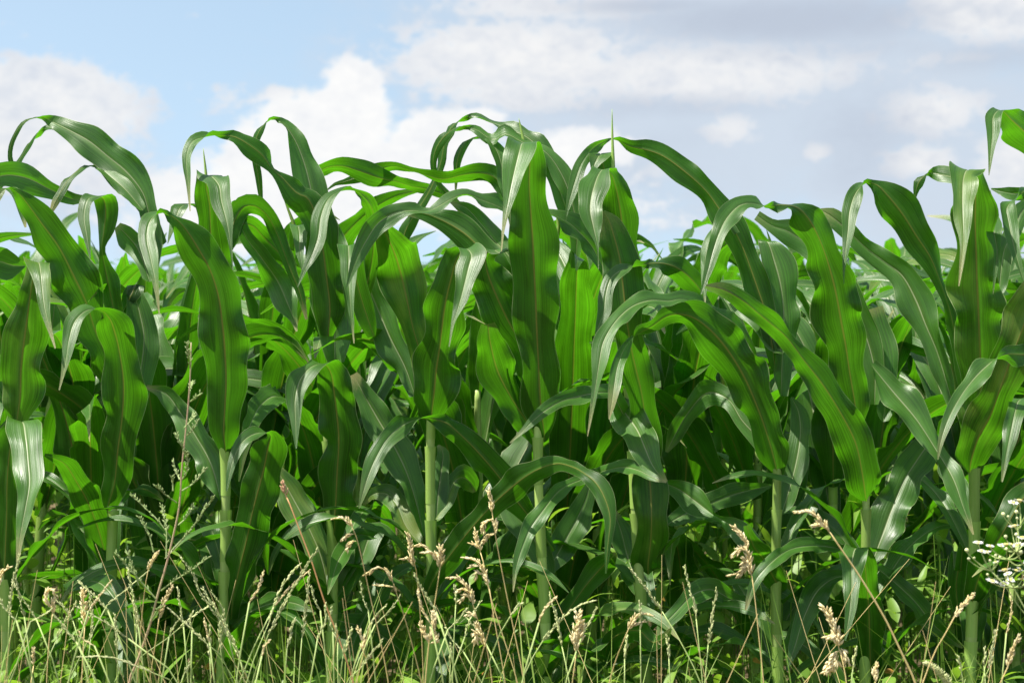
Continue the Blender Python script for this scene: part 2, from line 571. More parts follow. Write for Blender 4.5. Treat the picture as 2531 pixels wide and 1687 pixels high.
def traced(pts, d, r=.8, yaw=None, D0=ROW, rng=R):
    """photo trace (px, py, halfwidth, flag) + depths in cm -> 3-D control points and half-width vectors"""
    n = len(pts)
    tot = [0.0]
    for i in range(1, n):
        tot.append(tot[-1] + math.hypot(pts[i][0] - pts[i - 1][0], pts[i][1] - pts[i - 1][1]))
    fi = [i for i, p in enumerate(pts) if p[3] in ('F', 'T')]
    k = fi[0] if fi else max(1, int(n * .55))
    ln = LEAN * rng.uniform(.7, 1.25)
    d = [q if q > 0 else q * ln for q in d]
    dep = []
    for i in range(n):
        if i <= k:
            q = i / k if k else 1
            dd = d[0] + (d[1] - d[0]) * (q ** 1.2)
        else:
            q = (i - k) / (n - 1 - k)
            dd = d[1] + (d[2] - d[1]) * (q ** .7)
            if d[2] < d[1] and pts[k][3] in ('F', 'T'):
                dd = d[1] - DRAPE * (tot[i] - tot[k]) * D0 / FPX * 100 * (1 - .35 * q)
            if pts[k][3] == 'F':
                dd -= 2.2
        dep.append(dd / 100)
    wmax = max(p[2] for p in pts)
    wb = max(wmax, 38.0)
    yw = rng.uniform(-.65, .65) if yaw is None else yaw
    P, B = [], []
    perps = []
    for i in range(n - 1):
        dx, dy = pts[i + 1][0] - pts[i][0], -(pts[i + 1][1] - pts[i][1])
        l = math.hypot(dx, dy) or 1
        perps.append(Vector((dy / l, -dx / l)))      # right-hand perpendicular (up -> right)
    for i in range(1, n - 1):
        cross_fold = pts[i][3] == 'F'
        if perps[i].dot(perps[i - 1]) < (0.55 if cross_fold else -0.35):
            for j in range(i, n - 1):
                perps[j] = -perps[j]
        if pts[i][3] in 'Tt' and pts[i][3]:
            for j in range(i, n - 1):
                perps[j] = -perps[j]
    for i in range(n):
        px, py, hw, fl = pts[i]
        D = D0 + dep[i]
        sc = D / FPX
        P.append(pix(px, py, D))
        a = perps[max(i - 1, 0)]
        b = perps[min(i, n - 2)]
        if fl in ('T', 't') and fl:
            q = a - b
        else:
            q = a + b
        q = q.normalized() if q.length > 1e-6 else a
        if fi and pts[fi[0]][3] == 'F' and 0 <= i - k <= 2:
            hz = Vector((1 if q.x >= 0 else -1, 0))
            q = q.lerp(hz, (1.0, .75, .35)[i - k]).normalized()
        t = tot[i] / tot[-1]
        true = wb * min(1, .6 + 2 * t) * max(0.0, 1 - t ** 3.0)
        if fl in ('T', 't') and fl:
            # twist / turning over: the blade is seen nearly edge-on, width along the view
            kx = .55 * math.sqrt(max(hw * hw * .5, true * true - hw * hw))
            dx, dy = pts[min(i + 1, n - 1)][0] - pts[max(i - 1, 0)][0], -(pts[min(i + 1, n - 1)][1] - pts[max(i - 1, 0)][1])
            # upper side before the twist faces away ('T') or towards ('t') the camera
            Tm = Vector((dx, 0, dy))
            Bm = Vector((a.x, 0, a.y))
            s = 1 if Tm.cross(Bm).y > 0 else -1
            if fl == 't':
                s = -s
            kk = kx if s * Tm.cross(Vector((0, 1, 0))).z > 0 else -kx
            kk *= 1.4
            B.append(Vector((q.x * hw * .4, kk, q.y * hw * .4)) * sc)
        else:
            ex = math.sqrt(max(0, true * true - hw * hw)) * abs(q.y)
            kk = r * (1 if q.y >= 0 else -1) * ex + yw * hw * q.x * (1 - t)
            B.append(Vector((q.x * hw, kk, q.y * hw)) * sc)
    return P, B


def gen_path(z0, az, L, W, e0, droop, p, twist, rng, n=11, x0=0.0, y0=0.0, r0=.008, side=0.0):
    P, B = [], []
    h = Vector((math.cos(az), math.sin(az), 0))
    sd = Vector((-math.sin(az), math.cos(az), 0))
    pos = Vector((x0, y0, z0)) + h * r0
    ds = L / (n - 1)
    for i in range(n):
        t = i / (n - 1)
        th = e0 - droop * t ** p
        th = max(th, math.radians(-86))
        T = h * math.cos(th) + Vector((0, 0, 1)) * math.sin(th) + sd * (side * t * .5)
        nn = T.cross(sd).normalized()
        a = twist * t * t
        b = sd * math.cos(a) + nn * math.sin(a)
        w = W * min(1.0, .5 + 2.2 * t) * max(0.02, (1 - t ** 2.4)) ** .85
        P.append(pos.copy()); B.append(b * w)
        pos = pos + T * ds
    return P, B


# ------------------------------------------------------------------ ground
gm = MB()
nx, ny = 60, 120
rows, uvs = [], []
for j in range(ny + 1):
    f = j / ny
    y = -6 + 406 * f ** 2.2
    row, ur = [], []
    for i in range(nx + 1):
        x = (i / nx - .5) * (14 + 320 * f ** 2.2)
        z = .025 * noise.noise(Vector((x * 1.7, y * 1.7, 0))) + .012 * noise.noise(Vector((x * 6, y * 6, 3)))
        row.append(Vector((x, y, z - .02)))
        ur.append((x, y))
    rows.append(row); uvs.append(ur)
gm.grid(rows, uvs)
g = gm.build('ground', M['soil'])
tag(g, 'brown soil of the corn field showing between the stalks', None, kind='structure')

# ------------------------------------------------------------------ front row, traced plant by plant
# name of plant -> stalk trace (source px x at base line, lean px at top), label
FRONT = [
    # x base, x top, y top(px), depth cm, label
    (14, 30, 1000, 0, 'corn plant cut by the left edge, broad bright blades with folded silvery tips'),
    (280, 274, 900, 4, 'corn plant second from left, grey-green drooping tip hooking off its dark front blade'),
    (556, 548, 850, 0, 'corn plant behind the tall branching weed, long wavy blade with tip drooping left'),
    (822, 806, 900, 4, 'corn plant with tall grey leaf looping over the left skyline, above its neighbours'),
    (1056, 1075, 900, 0, 'corn plant with a shiny square-topped leaf folded down its tall middle blade'),
    (1348, 1322, 760, 2, 'corn plant in the middle with square silvery fold at the top of its tall blade'),
    (1602, 1530, 760, 4, 'corn plant topped by a tall thin upright spike at the skyline'),
    (1926, 1918, 1150, 0, 'corn plant with long silver leaf arching left above a dark brownish blade'),
    (2144, 2135, 1150, 2, 'corn plant second from right, broad leaf arching left over the right half'),
    (2400, 2412, 760, 0, 'tall corn plant at the right with silvery folded top leaf, behind the white daisies'),
    (2660, 2650, 700, 0, 'corn plant mostly outside the right edge, only its leaf tips reaching into view'),
]
plants = []
for i, (xb, xt, yt, dc, lab) in enumerate(FRONT):
    D = ROW + dc / 100
    p = pix(xb, HOR, D)
    root = empty('corn_plant', (p.x, p.y, 0))
    tag(root, lab, 'corn plant', 'front row of corn plants')
    top = pix(xt, yt, D)
    mb = MB()
    pts, rad = [], []
    nseg = 44
    node_h = []
    zz = .06
    while zz < top.z:
        node_h.append(zz); zz += R.uniform(.10, .135)
    for k in range(nseg + 1):
        f = k / nseg
        z = top.z * f
        x = p.x + (top.x - p.x) * f ** 2 + .004 * math.sin(z * 9 + i)
        r = (.0135 - .0060 * f) * (1 if i != 0 else 1)
        for nh in node_h:
            r += .0018 * math.exp(-((z - nh) / .009) ** 2)
        pts.append((x, D + .004 * math.cos(z * 7 + i), z)); rad.append(r * .84)
    mb.tube(pts, rad, 14)
    part(mb, 'stalk', M['stalk'], root)
    for q, nh in enumerate(node_h[1:]):
        ln = R.uniform(.085, .11)
        sh = MB()
        sp, sr = [], []
        for k in range(9):
            z = nh + ln * k / 8
            f = min(1, z / top.z)
            x = p.x + (top.x - p.x) * f ** 2 + .004 * math.sin(z * 9 + i)
            sp.append((x, D + .004 * math.cos(z * 7 + i), z))
            sr.append((.0135 - .0060 * f) * .84 + .0015 + (.0022 * (k / 8) ** 4))
        sh.tube(sp, sr, 14, cap=False)
        part(sh, 'leaf_sheath', M['sheath'], root)
    plants.append((root, D))

LEAVES = [
    # plant, space, depths cm (base, middle/fold, tip), trace, options
    # --- plant 0
    (0, 'A', (0, -7, -11), '70,2250,40 100,2000,60 120,1850,112 125,1700,135 140,1550,125 160,1400,108 180,1250,82 205,1120,66 225,1062,74F 240,1130,66 248,1220,45 262,1330,30 290,1450,14 325,1570,4', {}),
    (0, 'E', (0, -6, -9), '10,1250,26 22,1050,50 30,850,58 35,650,62 55,500,66 95,425,76F 112,500,80 122,600,66 128,700,58 110,810,38 88,930,18 75,1060,4', {}),
    (0, 'A', (4, 10, 14), '-420,1300,30 -300,980,50 -150,660,64 0,560,66 150,568,82 300,640,52 430,695,36 500,690,18 560,682,6', {'r': -.6}),
    (0, 'A', (2, 6, 8), '-200,1250,40 -80,1060,70 0,1060,88 80,1085,70 150,1085,6', {'r': -.5}),
    (0, 'A', (5, 4, -2), '-160,900,30 -90,760,40 -40,665,28 20,635,14T 75,645,18 110,700,24 135,780,20 150,860,6', {}),
    # --- plant 1
    (1, 'A', (0, -6, -12), '660,1790,60 640,1650,85 560,1470,95 505,1300,118 430,1140,112 340,965,108 240,830,95 160,720,58 105,655,24 50,630,14T 10,650,20 -40,720,28', {}),
    (1, 'A', (0, -7, -12), '632,2560,36 640,2480,62 672,2366,78 692,2178,108 719,1963,112 726,1761,118 699,1573,112 670,1460,104 640,1390,60 590,1345,40T 510,1345,44 440,1410,50 405,1520,42 390,1620,28 370,1721,12 347,1815,3', {'yaw': 0}),
    (1, 'A', (6, 14, 16), '900,1100,40 905,960,45 870,760,52 835,650,66 740,530,90 625,435,96 520,350,92 430,300,72 330,250,42 230,212,22T 140,245,16 80,330,16 58,440,14 85,540,19 112,620,12 125,678,3', {'r': .5, 'yaw': .3}),
    (1, 'A', (9, 20, 22), '960,960,30 850,760,40 700,600,40 560,450,40 420,340,34 300,275,22 225,302,19T 170,370,16 125,450,18 70,530,26 0,600,28 -60,680,12', {}),
    (1, 'A', (4, 12, 10), '840,760,30 740,640,40 650,560,36 590,510,22 540,497,14T 480,512,24 410,570,28 365,640,26 325,710,24 300,770,10', {}),
    (1, 'A', (3, -1, -6), '690,1500,30 670,1350,55 640,1200,62 610,1060,30 598,980,22 612,880,58 622,760,66 605,685,60F 520,690,42 493,790,36 508,900,24 530,1040,4', {}),
    (1, 'A', (8, 12, 12), '880,1180,30 840,1060,52 800,970,66 740,900,60 690,850,24', {'r': .8}),
    (1, 'E', (4, -4, -8), '478,1090,14 440,930,58 390,790,66 335,690,50 275,605,32 195,572,6', {'r': .9}),
    (1, 'E', (2, 8, 12), '495,1060,20 505,900,22 515,800,24 560,735,26T 620,720,20 680,745,18 715,775,4', {}),
    (1, 'A', (6, 12, 12), '760,2000,30 800,1850,70 830,1680,82 845,1500,75 820,1360,72 790,1240,50 800,1195,52F 770,1260,50 730,1340,20 700,1400,5', {}),
    (1, 'E', (3, -4, -6), '290,1160,12 350,1130,28 420,1125,30 470,1160,42 520,1230,40 560,1310,24 580,1400,4', {'r': .8}),
    # --- plant 2
    (2, 'A', (0, -8, -13), '1328,2230,40 1324,2165,52 1315,2060,92 1322,1900,105 1328,1750,124 1322,1600,130 1310,1450,134 1285,1270,130 1235,1110,118 1165,985,100 1085,865,66 1015,800,36 945,772,30T 882,820,52 862,920,52 885,1040,42 910,1160,21 925,1270,10 935,1368,3', {'yaw': 0}),
    (2, 'A', (2, -3, -8), '1290,1350,90 1270,1180,104 1245,1000,100 1236,850,84 1230,720,76 1210,610,62 1225,552,70F 1285,610,80 1300,700,66 1330,820,36 1350,930,12 1368,1112,2', {'yaw': .1}),
    (2, 'E', (0, -6, -9), '1010,1290,28 1018,1200,38 1045,1080,68 1078,950,76 1110,800,82 1150,650,78 1172,540,74 1180,480,50T 1110,480,28 1055,520,27 1020,590,22 1002,660,13 990,730,3', {}),
    (2, 'A', (6, 3, -1), '1290,1000,30 1270,860,40 1230,760,40 1150,722,44F 1060,740,46 1028,820,28 1003,890,14 985,955,2', {'r': .8}),
    (2, 'A', (4, 8, 6), '1340,1000,30 1370,840,50 1430,740,52 1500,735,52 1570,790,50 1620,880,46 1660,980,40 1700,1090,34 1760,1240,24 1800,1400,8', {'r': -.6}),
    (2, 'A', (6, 14, 14), '1350,980,30 1400,850,44 1480,850,54 1550,920,60 1640,1010,56 1710,1080,30 1740,1180,8', {'r': -.5}),
    (2, 'E', (2, 8, 10), '965,770,14 925,620,60 855,490,66 785,385,48 725,305,32 640,275,8', {'r': .9}),
    (2, 'B', (8, 14, 10), '-120,700,40 -60,900,45 40,1040,46 130,1170,80 185,1290,80 230,1400,24 245,1470,5', {'r': .5}),
    (2, 'E', (3, 8, 12), '985,1130,20 945,960,38 910,880,40 870,940,36 800,940,30 730,965,10', {'r': .6}),
    (2, 'E', (3, -3, -8), '1020,1320,16 1070,1270,34 1140,1235,36 1210,1215,36 1290,1220,28 1370,1255,4', {'r': .8}),
    # --- plant 3
    (3, 'B', (0, -4, -7), '430,1500,60 440,1330,95 420,1150,100 395,960,98 360,800,90 310,690,82 245,660,62 160,570,42 95,510,24 45,440,52 -30,380,62 -120,330,42 -220,318,22T -300,330,24 -365,355,30 -398,420,30 -402,500,25 -392,600,13 -380,765,3', {}),
    (3, 'B', (2, 6, 8), '470,1650,80 465,1400,110 440,1150,118 405,950,112 370,800,100 330,640,92 290,480,68 235,345,46 165,248,26 95,222,20T 30,290,27 0,380,24 6,470,22 20,560,20 32,660,14 46,778,3', {}),
    (3, 'B', (0, -7, -11), '610,1350,30 670,1150,42 695,1000,44 698,870,44 690,760,38 640,680,27 570,640,18T 495,648,24 430,695,38 390,790,46 370,920,46 335,1020,32 292,1110,15 250,1210,3', {}),
    (3, 'B', (6, 14, 20), '300,860,20 320,680,24 390,525,30 500,498,48 620,530,72 740,572,54 830,590,36 920,618,28 1010,634,30 1100,662,30 1190,690,8', {'r': -.6}),
    (3, 'F', (0, -6, -10), '342,960,30 348,880,50 355,780,78 362,640,84 368,500,86 358,380,86 345,280,84 335,220,60 310,178,52F 250,185,40 200,240,46 176,330,40 178,430,21 180,545,3', {}),
    (3, 'F', (2, 8, 10), '325,1190,14 290,1020,56 230,880,64 160,750,60 105,650,30 85,600,6', {'r': .9}),
    (3, 'B', (3, 0, -4), '230,1000,30 235,900,40 250,848,46F 262,900,44 262,980,26 275,1080,10 285,1150,3', {}),
    (3, 'F', (2, -5, -8), '520,930,18 455,920,28 405,970,36 362,1040,36 336,1120,16 318,1182,2', {'r': .7}),
    (3, 'F', (3, 10, 14), '300,1240,20 360,1290,34 430,1310,34 520,1340,36 610,1400,34 660,1450,26 720,1500,5', {'r': .6}),
    (3, 'F', (3, 8, 12), '350,1210,26 420,1100,44 470,1010,54 500,930,50 530,900,42F 500,950,34 450,1000,20 420,1030,4', {}),
    # --- plant 4
    (4, 'B', (0, -7, -11), '1035,2060,40 1038,1960,80 1050,1850,122 1065,1700,128 1085,1568,125 1098,1450,124 1120,1300,112 1155,1150,98 1190,1040,76 1235,985,78F 1272,1020,78 1256,1090,70 1232,1190,54 1200,1310,32 1165,1420,12 1140,1560,3', {'yaw': 0}),
    (4, 'B', (3, 2, -4), '1000,1850,40 985,1650,66 930,1450,84 895,1290,112 855,1120,134 810,985,112 765,890,60 740,840,20', {'r': -.4}),
    (4, 'B', (5, 10, 10), '940,1850,30 880,1680,60 790,1500,84 725,1350,102 660,1190,96 610,1060,50 590,1000,15', {'r': -.4}),
    (4, 'B', (2, -2, -6), '700,1500,40 640,1330,60 590,1150,60 562,1030,60 552,962,60F 552,1040,58 550,1140,44 558,1270,26 568,1390,11 582,1540,3', {}),
    (4, 'F', (4, 10, 14), '740,930,14 705,780,34 660,640,62 600,520,70 540,420,64 480,315,46 430,220,20', {'r': .8}),
    (4, 'G', (0, -10, -14), '-345,1230,26 -300,1120,40 -225,1010,56 -130,890,52 -40,790,52 60,700,64 150,640,46 240,610,34 310,625,27 360,652,26 410,692,44 450,760,40 475,850,26 465,960,15 455,1090,3', {'r': .4}),
    (4, 'F', (2, 9, 12), '775,870,20 830,780,40 870,690,30 910,670,62 945,700,40 960,735,8', {'r': .7}),
    (4, 'F', (3, 8, 10), '760,1300,30 800,1180,42 860,1040,50 930,960,50 1000,890,42 1060,800,20', {'r': .3}),
    (4, 'F', (2, 6, 8), '790,880,24 800,760,38 815,640,36 822,560,24 800,530,6', {}),
    (4, 'F', (4, 12, 14), '720,960,20 660,880,40 620,790,44 570,740,40 510,745,22 480,790,4', {'r': .8}),
    # --- plant 5
    (5, 'C', (0, -8, -13), '252,2120,40 249,2060,66 235,1950,104 222,1800,116 215,1650,110 208,1500,116 200,1300,138 190,1100,142 180,900,138 170,750,122 162,600,96 165,480,84 165,400,76 125,362,88F 108,400,92 85,490,72 60,600,56 30,750,24 10,870,9 -2,1000,3', {'yaw': 0}),
    (5, 'B', (0, -3, -3), '1680,1980,40 1650,1850,66 1620,1700,80 1560,1540,100 1480,1390,128 1405,1230,128 1360,1100,92 1355,1020,62 1400,990,62F 1440,1010,50 1500,990,6', {'r': -.3}),
    (5, 'C', (4, 10, 14), '430,1100,30 440,860,40 390,640,52 330,510,58 250,410,40 130,362,26 20,310,34 -50,345,34 -150,285,26 -245,268,15T -330,320,26 -385,400,24 -402,490,20 -380,580,15 -330,650,20 -250,740,24 -180,830,6', {'r': .5}),
    (5, 'C', (6, 16, 18), '430,900,40 340,640,50 260,440,56 150,330,50 50,285,36 -60,245,20 -150,212,18 -230,224,26T -300,280,24 -335,370,22 -360,490,22 -410,620,25 -480,740,28 -560,870,40 -590,980,25 -615,1090,10 -630,1175,2', {}),
    (5, 'B', (3, 10, 12), '1560,1000,40 1520,760,50 1470,590,42 1430,430,38 1370,340,27 1300,328,12T 1232,365,24 1190,460,22 1183,560,13 1178,665,3', {}),
    (5, 'B', (6, 12, 18), '1620,1100,30 1560,850,40 1480,650,50 1400,560,58 1320,540,56 1220,550,46 1110,575,30 1020,555,26 920,525,14 820,500,20 720,522,36 620,562,36 530,592,18 470,606,10 425,640,4', {'r': -.7}),
    (5, 'B', (2, 6, 8), '1560,1250,40 1450,1120,60 1340,1000,96 1250,910,96 1160,850,84 1080,810,58 1000,780,40 930,775,26 870,785,5', {'r': -.4}),
    (5, 'B', (6, 12, 12), '1560,1200,40 1500,1040,50 1410,940,60 1320,830,60 1240,745,34 1150,712,8', {'r': .5}),
    (5, 'G', (2, 6, 10), '210,1115,36 178,1020,46 135,930,60 85,850,70 45,760,66 20,680,34 25,640,8', {}),
    (5, 'G', (3, 0, -4), '225,1350,20 305,1230,46 370,1140,50 430,1070,50 480,1020,26 500,1000,5', {'r': .5}),
    (5, 'F', (3, -5, -9), '1310,990,20 1230,880,36 1150,780,52 1065,665,62 985,570,60 905,490,45 830,430,36 740,412,32T 650,440,38 580,500,40 532,580,38 497,660,30 472,740,15 455,805,3', {}),
    (5, 'G', (4, 12, 14), '190,1100,20 270,960,60 330,850,62 370,760,40 390,680,10', {'r': .3}),
    (5, 'G', (2, -2, -5), '160,520,20 110,430,50 40,320,70 -20,200,74 -50,80,60 -60,0,30', {}),
    # --- plant 6
    (6, 'C', (2, -3, -8), '735,1250,60 725,1050,95 712,900,98 695,750,92 668,620,70 640,545,48 590,520,60F 540,630,86 520,745,70 540,860,42 562,965,9 568,1105,3', {'yaw': .1}),
    (6, 'C', (5, 4, 1), '680,900,50 650,700,64 615,560,64 590,470,58 585,425,62F 565,450,58 545,490,30 535,540,5', {}),
    (6, 'C', (0, -5, -5), '860,2340,30 850,2200,90 842,2000,90 825,1850,80 790,1700,84 760,1568,92 735,1400,104 712,1200,112 695,1050,116 662,920,92 630,820,56 598,765,10', {'yaw': 0}),
    (6, 'C', (3, -8, -12), '700,1330,16 640,1180,34 575,1050,42 525,960,62 460,890,70 395,830,50 310,790,32 200,785,36 80,775,38 -20,735,38 -120,695,34 -200,665,36 -290,690,34 -370,735,30 -440,765,22 -520,760,30 -590,765,48 -660,790,60 -730,840,60 -790,930,54 -845,1030,40 -880,1120,20 -910,1215,3', {'r': .8}),
    (6, 'C', (2, -6, -9), '1250,1330,16 1190,1260,30 1120,1170,74 1050,1110,72 980,1080,54 900,1070,30 800,1085,26T 700,1110,40 640,1160,42 612,1250,40 600,1360,36 572,1430,20 550,1510,4', {}),
    (6, 'G', (2, -5, -8), '600,620,20 560,470,36 520,370,40 480,305,26 420,300,26 340,315,38 265,335,31 200,372,28 140,420,20 90,470,10 35,520,2', {'r': .7}),
    (6, 'G', (2, -4, -5), '490,320,26 540,390,62 590,460,76 625,540,66 655,610,46 690,660,24 722,688,5', {'r': -.3}),
    (6, 'G', (0, -3, -2), '640,1095,52 640,1050,70 650,960,72 655,850,70 652,750,74 645,660,72 640,600,40', {'yaw': 0}),
    (6, 'G', (0, -8, -12), '480,640,10 420,660,24 320,690,22 250,730,30 185,810,32 122,900,38 82,1000,28 60,1080,12 50,1170,2', {'r': .5}),
    (6, 'G', (0, -6, -8), '400,660,8 450,640,20 530,625,25 600,640,25 655,668,20 720,692,3', {'r': .7}),
    (6, 'G', (3, -2, -6), '690,690,14 770,720,42 840,770,58 895,812,40 935,842,16 1010,885,40 1080,950,46 1118,1030,32 1140,1120,5', {'r': -.3}),
    (6, 'G', (3, 10, 14), '715,880,18 800,830,42 900,790,46 1000,750,46 1100,722,34 1180,705,5', {'r': .5}),
    (6, 'G', (2, -6, -8), '450,1480,10 470,1390,36 540,1345,42 610,1345,44 660,1390,36 710,1370,20 740,1330,5', {'r': .8}),
    (6, 'G', (5, 14, 16), '610,1200,20 575,1090,48 545,1000,54 520,900,46 490,820,12', {}),
    # --- plant 7
    (7, 'C', (0, -8, -16), '1625,2330,36 1605,2240,84 1570,2110,100 1520,1960,86 1450,1790,118 1375,1650,130 1290,1530,130 1190,1430,118 1090,1375,74 980,1375,48 880,1440,30 790,1490,26T 728,1560,34 685,1660,36 660,1800,34 645,1900,22 630,1985,3', {'r': -.5}),
    (7, 'C', (0, -7, -12), '1490,1720,20 1460,1580,34 1370,1440,40 1270,1370,38 1160,1310,42 1060,1280,36 980,1290,36 880,1285,42 780,1315,42 700,1375,46 640,1450,52 595,1540,56 575,1640,44 555,1770,24 535,1900,14 504,2085,2', {'r': .8}),
    (7, 'C', (4, 10, 6), '1610,1700,40 1560,1400,60 1480,1150,72 1390,920,78 1290,770,82 1195,640,56 1060,520,76 945,440,76 850,405,56 755,385,30 670,345,16T 600,357,18 530,402,35 472,480,38 438,570,38 408,670,25 385,760,10 375,822,3', {'r': -.5}),
    (7, 'H', (4, 10, 12), '108,830,24 150,690,44 180,560,50 190,460,44 180,380,32 150,320,6', {'r': .4}),
    (7, 'G', (2, -3, -6), '1240,1185,16 1190,1110,50 1140,1020,50 1100,970,34 1070,880,14', {'r': -.3}),
    (7, 'H', (2, -8, -10), '380,985,6 310,972,24 225,968,28 135,988,26 65,1040,26 0,1110,22 -30,1180,16 -50,1250,4', {'r': .6}),
    (7, 'C', (4, 12, 14), '1640,1850,40 1650,1600,66 1660,1400,86 1640,1200,96 1600,1050,96 1560,940,60 1535,975,20T 1500,1010,16 1478,1100,18 1480,1190,25 1510,1290,26 1550,1360,10 1568,1410,3', {}),
    (7, 'G', (3, -5, -10), '1160,1250,14 1080,1230,30 1000,1200,30 920,1160,40 840,1180,44 760,1260,30 700,1330,22 690,1400,5', {'r': .5}),
    (7, 'C', (4, 12, 16), '1650,1600,50 1560,1450,74 1450,1330,80 1380,1260,70 1300,1220,40 1180,1215,10', {'r': -.3}),
    (7, 'G', (5, 14, 18), '1200,640,30 1140,520,40 1050,420,44 990,330,46 900,300,50 820,380,44 760,480,36 720,560,6', {'r': .4}),
    # --- plant 8
    (8, 'D', (0, -8, -14), '600,2100,50 575,1900,90 545,1720,112 520,1560,128 495,1420,136 465,1260,136 420,1080,118 370,940,104 305,815,88 235,745,56 145,730,34 60,735,34T 0,722,44 -50,716,46 -110,735,50 -180,810,52 -225,900,46 -258,1000,40 -290,1120,24 -330,1255,4', {}),
    (8, 'D', (3, -2, -6), '-130,900,30 -185,830,18 -230,870,15 -272,930,25 -300,1020,28 -308,1120,24 -310,1220,13 -303,1320,2', {}),
    (8, 'H', (0, -9, -16), '480,780,46 472,740,70 462,670,82 430,520,88 365,390,74 290,270,70 205,160,54 130,60,38 60,0,44 0,-50,44 -60,-100,44 -150,-150,32 -230,-165,6', {'r': .3}),
    (8, 'D', (4, 10, 14), '690,1900,40 690,1700,60 640,1500,70 560,1300,80 480,1180,90 400,1050,100 300,960,80 180,880,70 90,850,40 0,790,30', {'r': -.5}),
    (8, 'H', (2, -6, -10), '500,1640,30 496,1500,56 492,1380,66 488,1250,60 480,1140,62 465,1030,52 432,978,54F 415,1050,50 415,1150,38 405,1260,24 385,1382,3', {'yaw': 0}),
    (8, 'H', (3, 10, 14), '500,1050,24 545,930,66 590,810,70 640,690,72 690,610,74 735,545,66 760,520,40', {'r': .5}),
    (8, 'H', (2, 6, 12), '520,1060,18 600,1125,36 690,1210,42 770,1310,42 840,1370,25 898,1415,3', {'r': .6}),
    (8, 'H', (2, -4, -7), '440,1110,20 350,1105,26 265,1165,46 202,1290,46 168,1400,26 130,1515,3', {'r': .6}),
    (8, 'D', (3, 8, 12), '740,2000,40 760,1850,60 750,1700,80 700,1500,100 660,1340,80', {}),
    (8, 'H', (3, -2, -6), '500,180,26 600,300,62 700,420,56 790,560,36 860,680,46 902,800,26 946,920,3', {'r': .5}),
    # --- plant 9
    (9, 'D', (0, -7, -12), '1290,2350,40 1300,2100,90 1310,1900,120 1312,1700,132 1305,1500,142 1295,1250,142 1285,1000,138 1280,800,124 1283,650,92 1282,570,70 1238,520,96F 1212,580,84 1207,670,72 1210,800,50 1214,940,24 1200,1080,13 1185,1205,3', {'yaw': 0}),
    (9, 'D', (3, 0, -8), '1240,1900,30 1200,1700,36 1165,1500,36 1130,1340,32 1080,1190,34 1020,1040,68 940,915,100 850,775,108 760,665,76 700,610,40 640,598,26T 580,660,46 546,760,44 535,880,36 520,1000,18 510,1120,6 510,1192,2', {}),
    (9, 'D', (5, 12, 16), '1150,1900,30 1060,1600,50 985,1420,76 930,1280,104 850,1140,84 745,1060,58 640,980,44 520,865,64 430,790,50 370,755,8', {'r': -.5}),
    (9, 'D', (4, 10, 10), '1390,900,40 1350,720,50 1250,600,46 1140,562,54 1060,545,52 1000,540,30T 955,590,30 935,640,18 928,695,4', {}),
    (9, 'D', (3, -6, -8), '1360,650,10 1378,720,22 1382,810,45 1395,900,46 1410,1000,22 1400,1110,12 1386,1252,2', {'yaw': .3}),
    (9, 'H', (0, -6, -8), '930,655,46 935,600,70 965,500,86 1020,400,84 1060,290,82 1110,150,86 1160,20,90 1210,-120,76 1240,-220,40', {'yaw': -.1}),
    (9, 'H', (0, -5, -4), '935,1235,34 965,1120,56 1010,1020,56 1080,900,62 1150,780,60 1230,680,30', {}),
    (9, 'D', (3, 8, 14), '1420,1250,40 1450,1000,50 1500,900,50 1560,760,50 1640,700,40', {}),
    (9, 'H', (2, 6, 10), '960,1000,30 1040,960,30 1100,900,34 1180,900,30', {}),
    (9, 'H', (3, 8, 10), '900,960,20 890,1080,28 900,1000,40 870,1130,40 880,1250,20', {}),
    (9, 'H', (2, 8, 12), '925,900,14 900,760,30 870,690,40 830,640,40 810,590,20', {'r': .4}),
    # --- plant 10 (off to the right)
    (10, 'D', (0, -6, -10), '1850,1100,70 1790,700,90 1690,440,96 1570,300,112 1490,225,80 1432,172,46F 1388,210,50 1385,300,38 1375,400,20 1362,555,2', {}),
    (10, 'D', (2, 6, 10), '1830,1000,60 1720,740,66 1600,670,46 1500,660,36 1440,650,22 1375,633,4', {'r': -.5}),
    (10, 'D', (2, -3, -6), '1800,900,40 1700,700,50 1600,640,40 1520,690,36T 1468,745,50 1478,820,52 1500,930,40 1530,1050,24 1565,1170,4', {}),
    (10, 'H', (0, -10, -16), '1380,420,50 1330,260,56 1240,150,52 1150,135,46 1065,140,48T 985,200,40 922,270,30 870,350,25 830,430,22 802,520,12 790,592,3', {'r': .8}),
    (10, 'H', (0, -5, -9), '1330,640,40 1290,450,60 1220,330,50 1150,330,44F 1130,380,42 1110,470,34 1090,570,20 1070,690,4', {}),
]
for (pi, sp, d, txt, opt) in LEAVES:
    root, D0 = plants[pi]
    pts = parse(sp, txt)
    P, B = traced(pts, d, opt.get('r', .8), opt.get('yaw'), D0)
    mb = MB()
    ribbon(mb, P, B, R, wave=opt.get('wave', 1.0))
    part(mb, 'leaf', M['leaf'], root)

